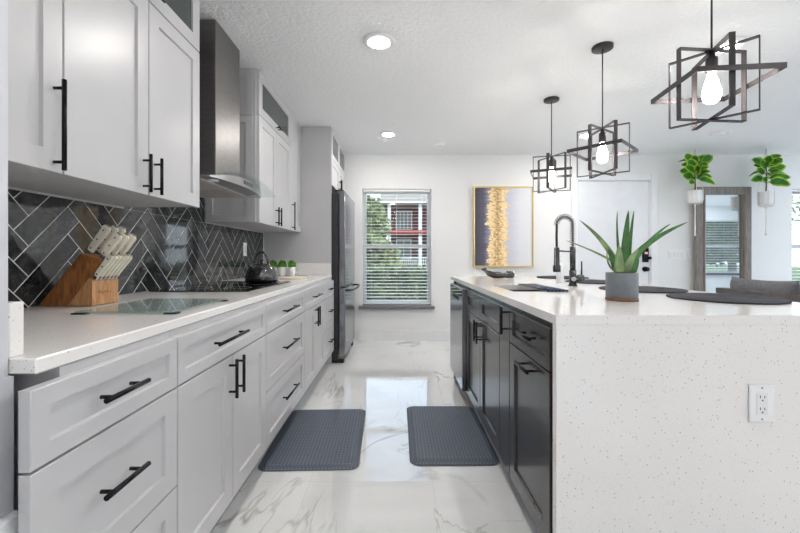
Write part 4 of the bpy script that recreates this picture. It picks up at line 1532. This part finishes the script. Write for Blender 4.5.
b.build('handle', 'wire', r)
tag(MB().lathe((-.92, 3.28, .9153), [(0, 0), (.135, 0), (.142, .004), (.142, .010), (.138, .014), (0, .014)], 40, 1.0, .7).build('serving_board', 'tray', None, (-.92, 3.28, .915)),
    'thin pale oval board lying on the counter right of the kettle', 'board')

# ------------------------------------------------------------------ exterior
struct('bounce_slab', MB().box(-8, 7.2, -30, YR - .17, -.3, -.05), 'bounce_slab', 'unseen pale slab added behind the house to bounce sunlight indoors')  # reflector out of view, added to throw sunlight onto the ceiling
struct('bounce_slab_right', MB().box(XR + .2, 30, -1, YB + 3, -.3, -.06), 'bounce_slab', 'unseen pale slab added beside the house to bounce sunlight indoors')  # second added reflector, outside the right wall window
struct('ground', MB().box(-40, 50, YB + .25, 80, -.3, -.12), 'lawn', 'lawn outside the windows')
struct('lawn', MB().box(7.25, 50, -60, -1.05, -.3, -.12), 'lawn', 'lawn behind the living area')
def leaves(b, c, rad, n, size, rng):
    for k in range(n):
        while True:
            p = Vector((rng.uniform(-1, 1), rng.uniform(-1, 1), rng.uniform(-1, 1)))
            if .35 < p.length < 1: break
        p = Vector((c[0] + p.x * rad[0], c[1] + p.y * rad[1], c[2] + p.z * rad[2]))
        a = Vector((rng.uniform(-1, 1), rng.uniform(-1, 1), rng.uniform(-1, 1))).normalized()
        s_ = a.orthogonal().normalized()
        z_ = size * rng.uniform(.6, 1.4)
        b.face([b.v(p - a * z_), b.v(p - s_ * z_ * .5), b.v(p + a * z_), b.v(p + s_ * z_ * .5)])
rng = random.Random(5)
def tree(x, y, h, rad, label):
    r = thing('tree', label, 'tree', (x, y, -.12), 'trees outside the windows')
    MB().tube([(x, y, -.12), (x + .05, y, h * .4), (x, y, h * .75)], [.16, .12, .05], 10).build('trunk', 'bark', r)
    b = MB()
    for k in range(9):
        leaves(b, (x + rng.uniform(-.5, .5) * rad, y + rng.uniform(-.5, .5) * rad, h * rng.uniform(.32, .86)), (rad * .7, rad * .7, h * .2), 420, .13, rng)
    b.build('crown', 'foliage', r, recalc=False)
tree(-1.72, 21, 4.6, 1.15, 'green tree outside the far window left of the house')
tree(-.75, 15, 1.75, .8, 'low green bush outside the far window beside the house')
tree(-3.6, 24, 5.2, 1.6, 'green tree outside the far window, farthest left')
tree(10.4, -3.4, 3.6, 1.2, 'green tree outside the living room window, right in the mirror')
tree(14.2, -6.4, 4.4, 2.2, 'green tree outside the living room window, left in the mirror')
tree(11.5, 14, 4.5, 2.2, 'green tree outside the window at the right edge')
r = thing('hedge', 'clipped green hedge outside under the far window view', 'hedge', (0, 10.3, -.12))
b = MB()
b.box(-4.9, 7.9, 9.85, 10.75, -.12, .72)
for k in range(6500):
    f = rng.random()
    x = rng.uniform(-5, 8)
    if f < .62: p = Vector((x, 9.8 + rng.uniform(-.1, .05), rng.uniform(-.1, .85)))
    else: p = Vector((x, rng.uniform(9.8, 10.8), .76 + rng.uniform(-.06, .1)))
    a = Vector((rng.uniform(-1, 1), rng.uniform(-1, 1), rng.uniform(-1, 1))).normalized()
    s_ = a.orthogonal().normalized()
    z_ = .055 * rng.uniform(.6, 1.5)
    b.face([b.v(p - a * z_), b.v(p - s_ * z_ * .5), b.v(p + a * z_), b.v(p + s_ * z_ * .5)])
b.build('foliage', 'hedge', r, recalc=False)
HY = 26.0
r = thing('house', 'maroon two-storey house with grey roof and white columns outside', 'house', (3.5, HY, -.12))
MB().box(-.62, 9.0, HY, HY + 7, -.12, 4.4).build('wall', 'brick', r)
MB().prism([(HY - 2.2, 4.40), (HY - 2.2, 4.5), (HY + 3.5, 8.4), (HY + 9.2, 4.5), (HY + 9.2, 4.40)], -1.1, 9.4, 'x').build('roof', 'roof', r)
b = MB(); b.box(-1.1, 9.4, HY - 2.26, HY - 2.205, 4.42, 4.51); b.build('gutter', 'house_white', r)
for xx in (-.62, 1.32, 4.2, 7.2):
    MB().box(xx, xx + .2, HY - 2.05, HY - 1.85, -.12, 4.399).build('column', 'house_white', r)
MB().box(-.62, 8.0, HY - 2.2, HY - .002, 2.55, 2.76).build('porch_deck', 'porch_red', r)
for (xa, xb, za, zb) in ((-.12, 1.0, 2.85, 4.2), (2.2, 3.4, 2.85, 4.2), (-.1, .95, .9, 2.3), (2.2, 3.4, .6, 2.3)):
    wf = MB().box(xa, xb, HY - .06, HY - .002, za, zb).build('window', 'house_white', r)
    b = MB()
    n = 4 if zb > 4 else 2
    for k in range(n):
        ww = (xb - xa - .1) / n
        b.box(xa + .05 + ww * k + .03, xa + .05 + ww * (k + 1) - .03, HY - .075, HY - .061, za + .1, zb - .1)
    b.build('pane', 'house_glass', wf)
b = MB()
for k in range(40): b.box(-.42 + .12 * k, -.38 + .12 * k, HY - 2.0, HY - 1.96, .3, 1.0)
b.box(-.5, 4.4, HY - 2.02, HY - 1.94, 1.0, 1.08); b.box(-.5, 4.4, HY - 2.02, HY - 1.94, .22, .3)
b.build('porch_railing', 'house_white', r)
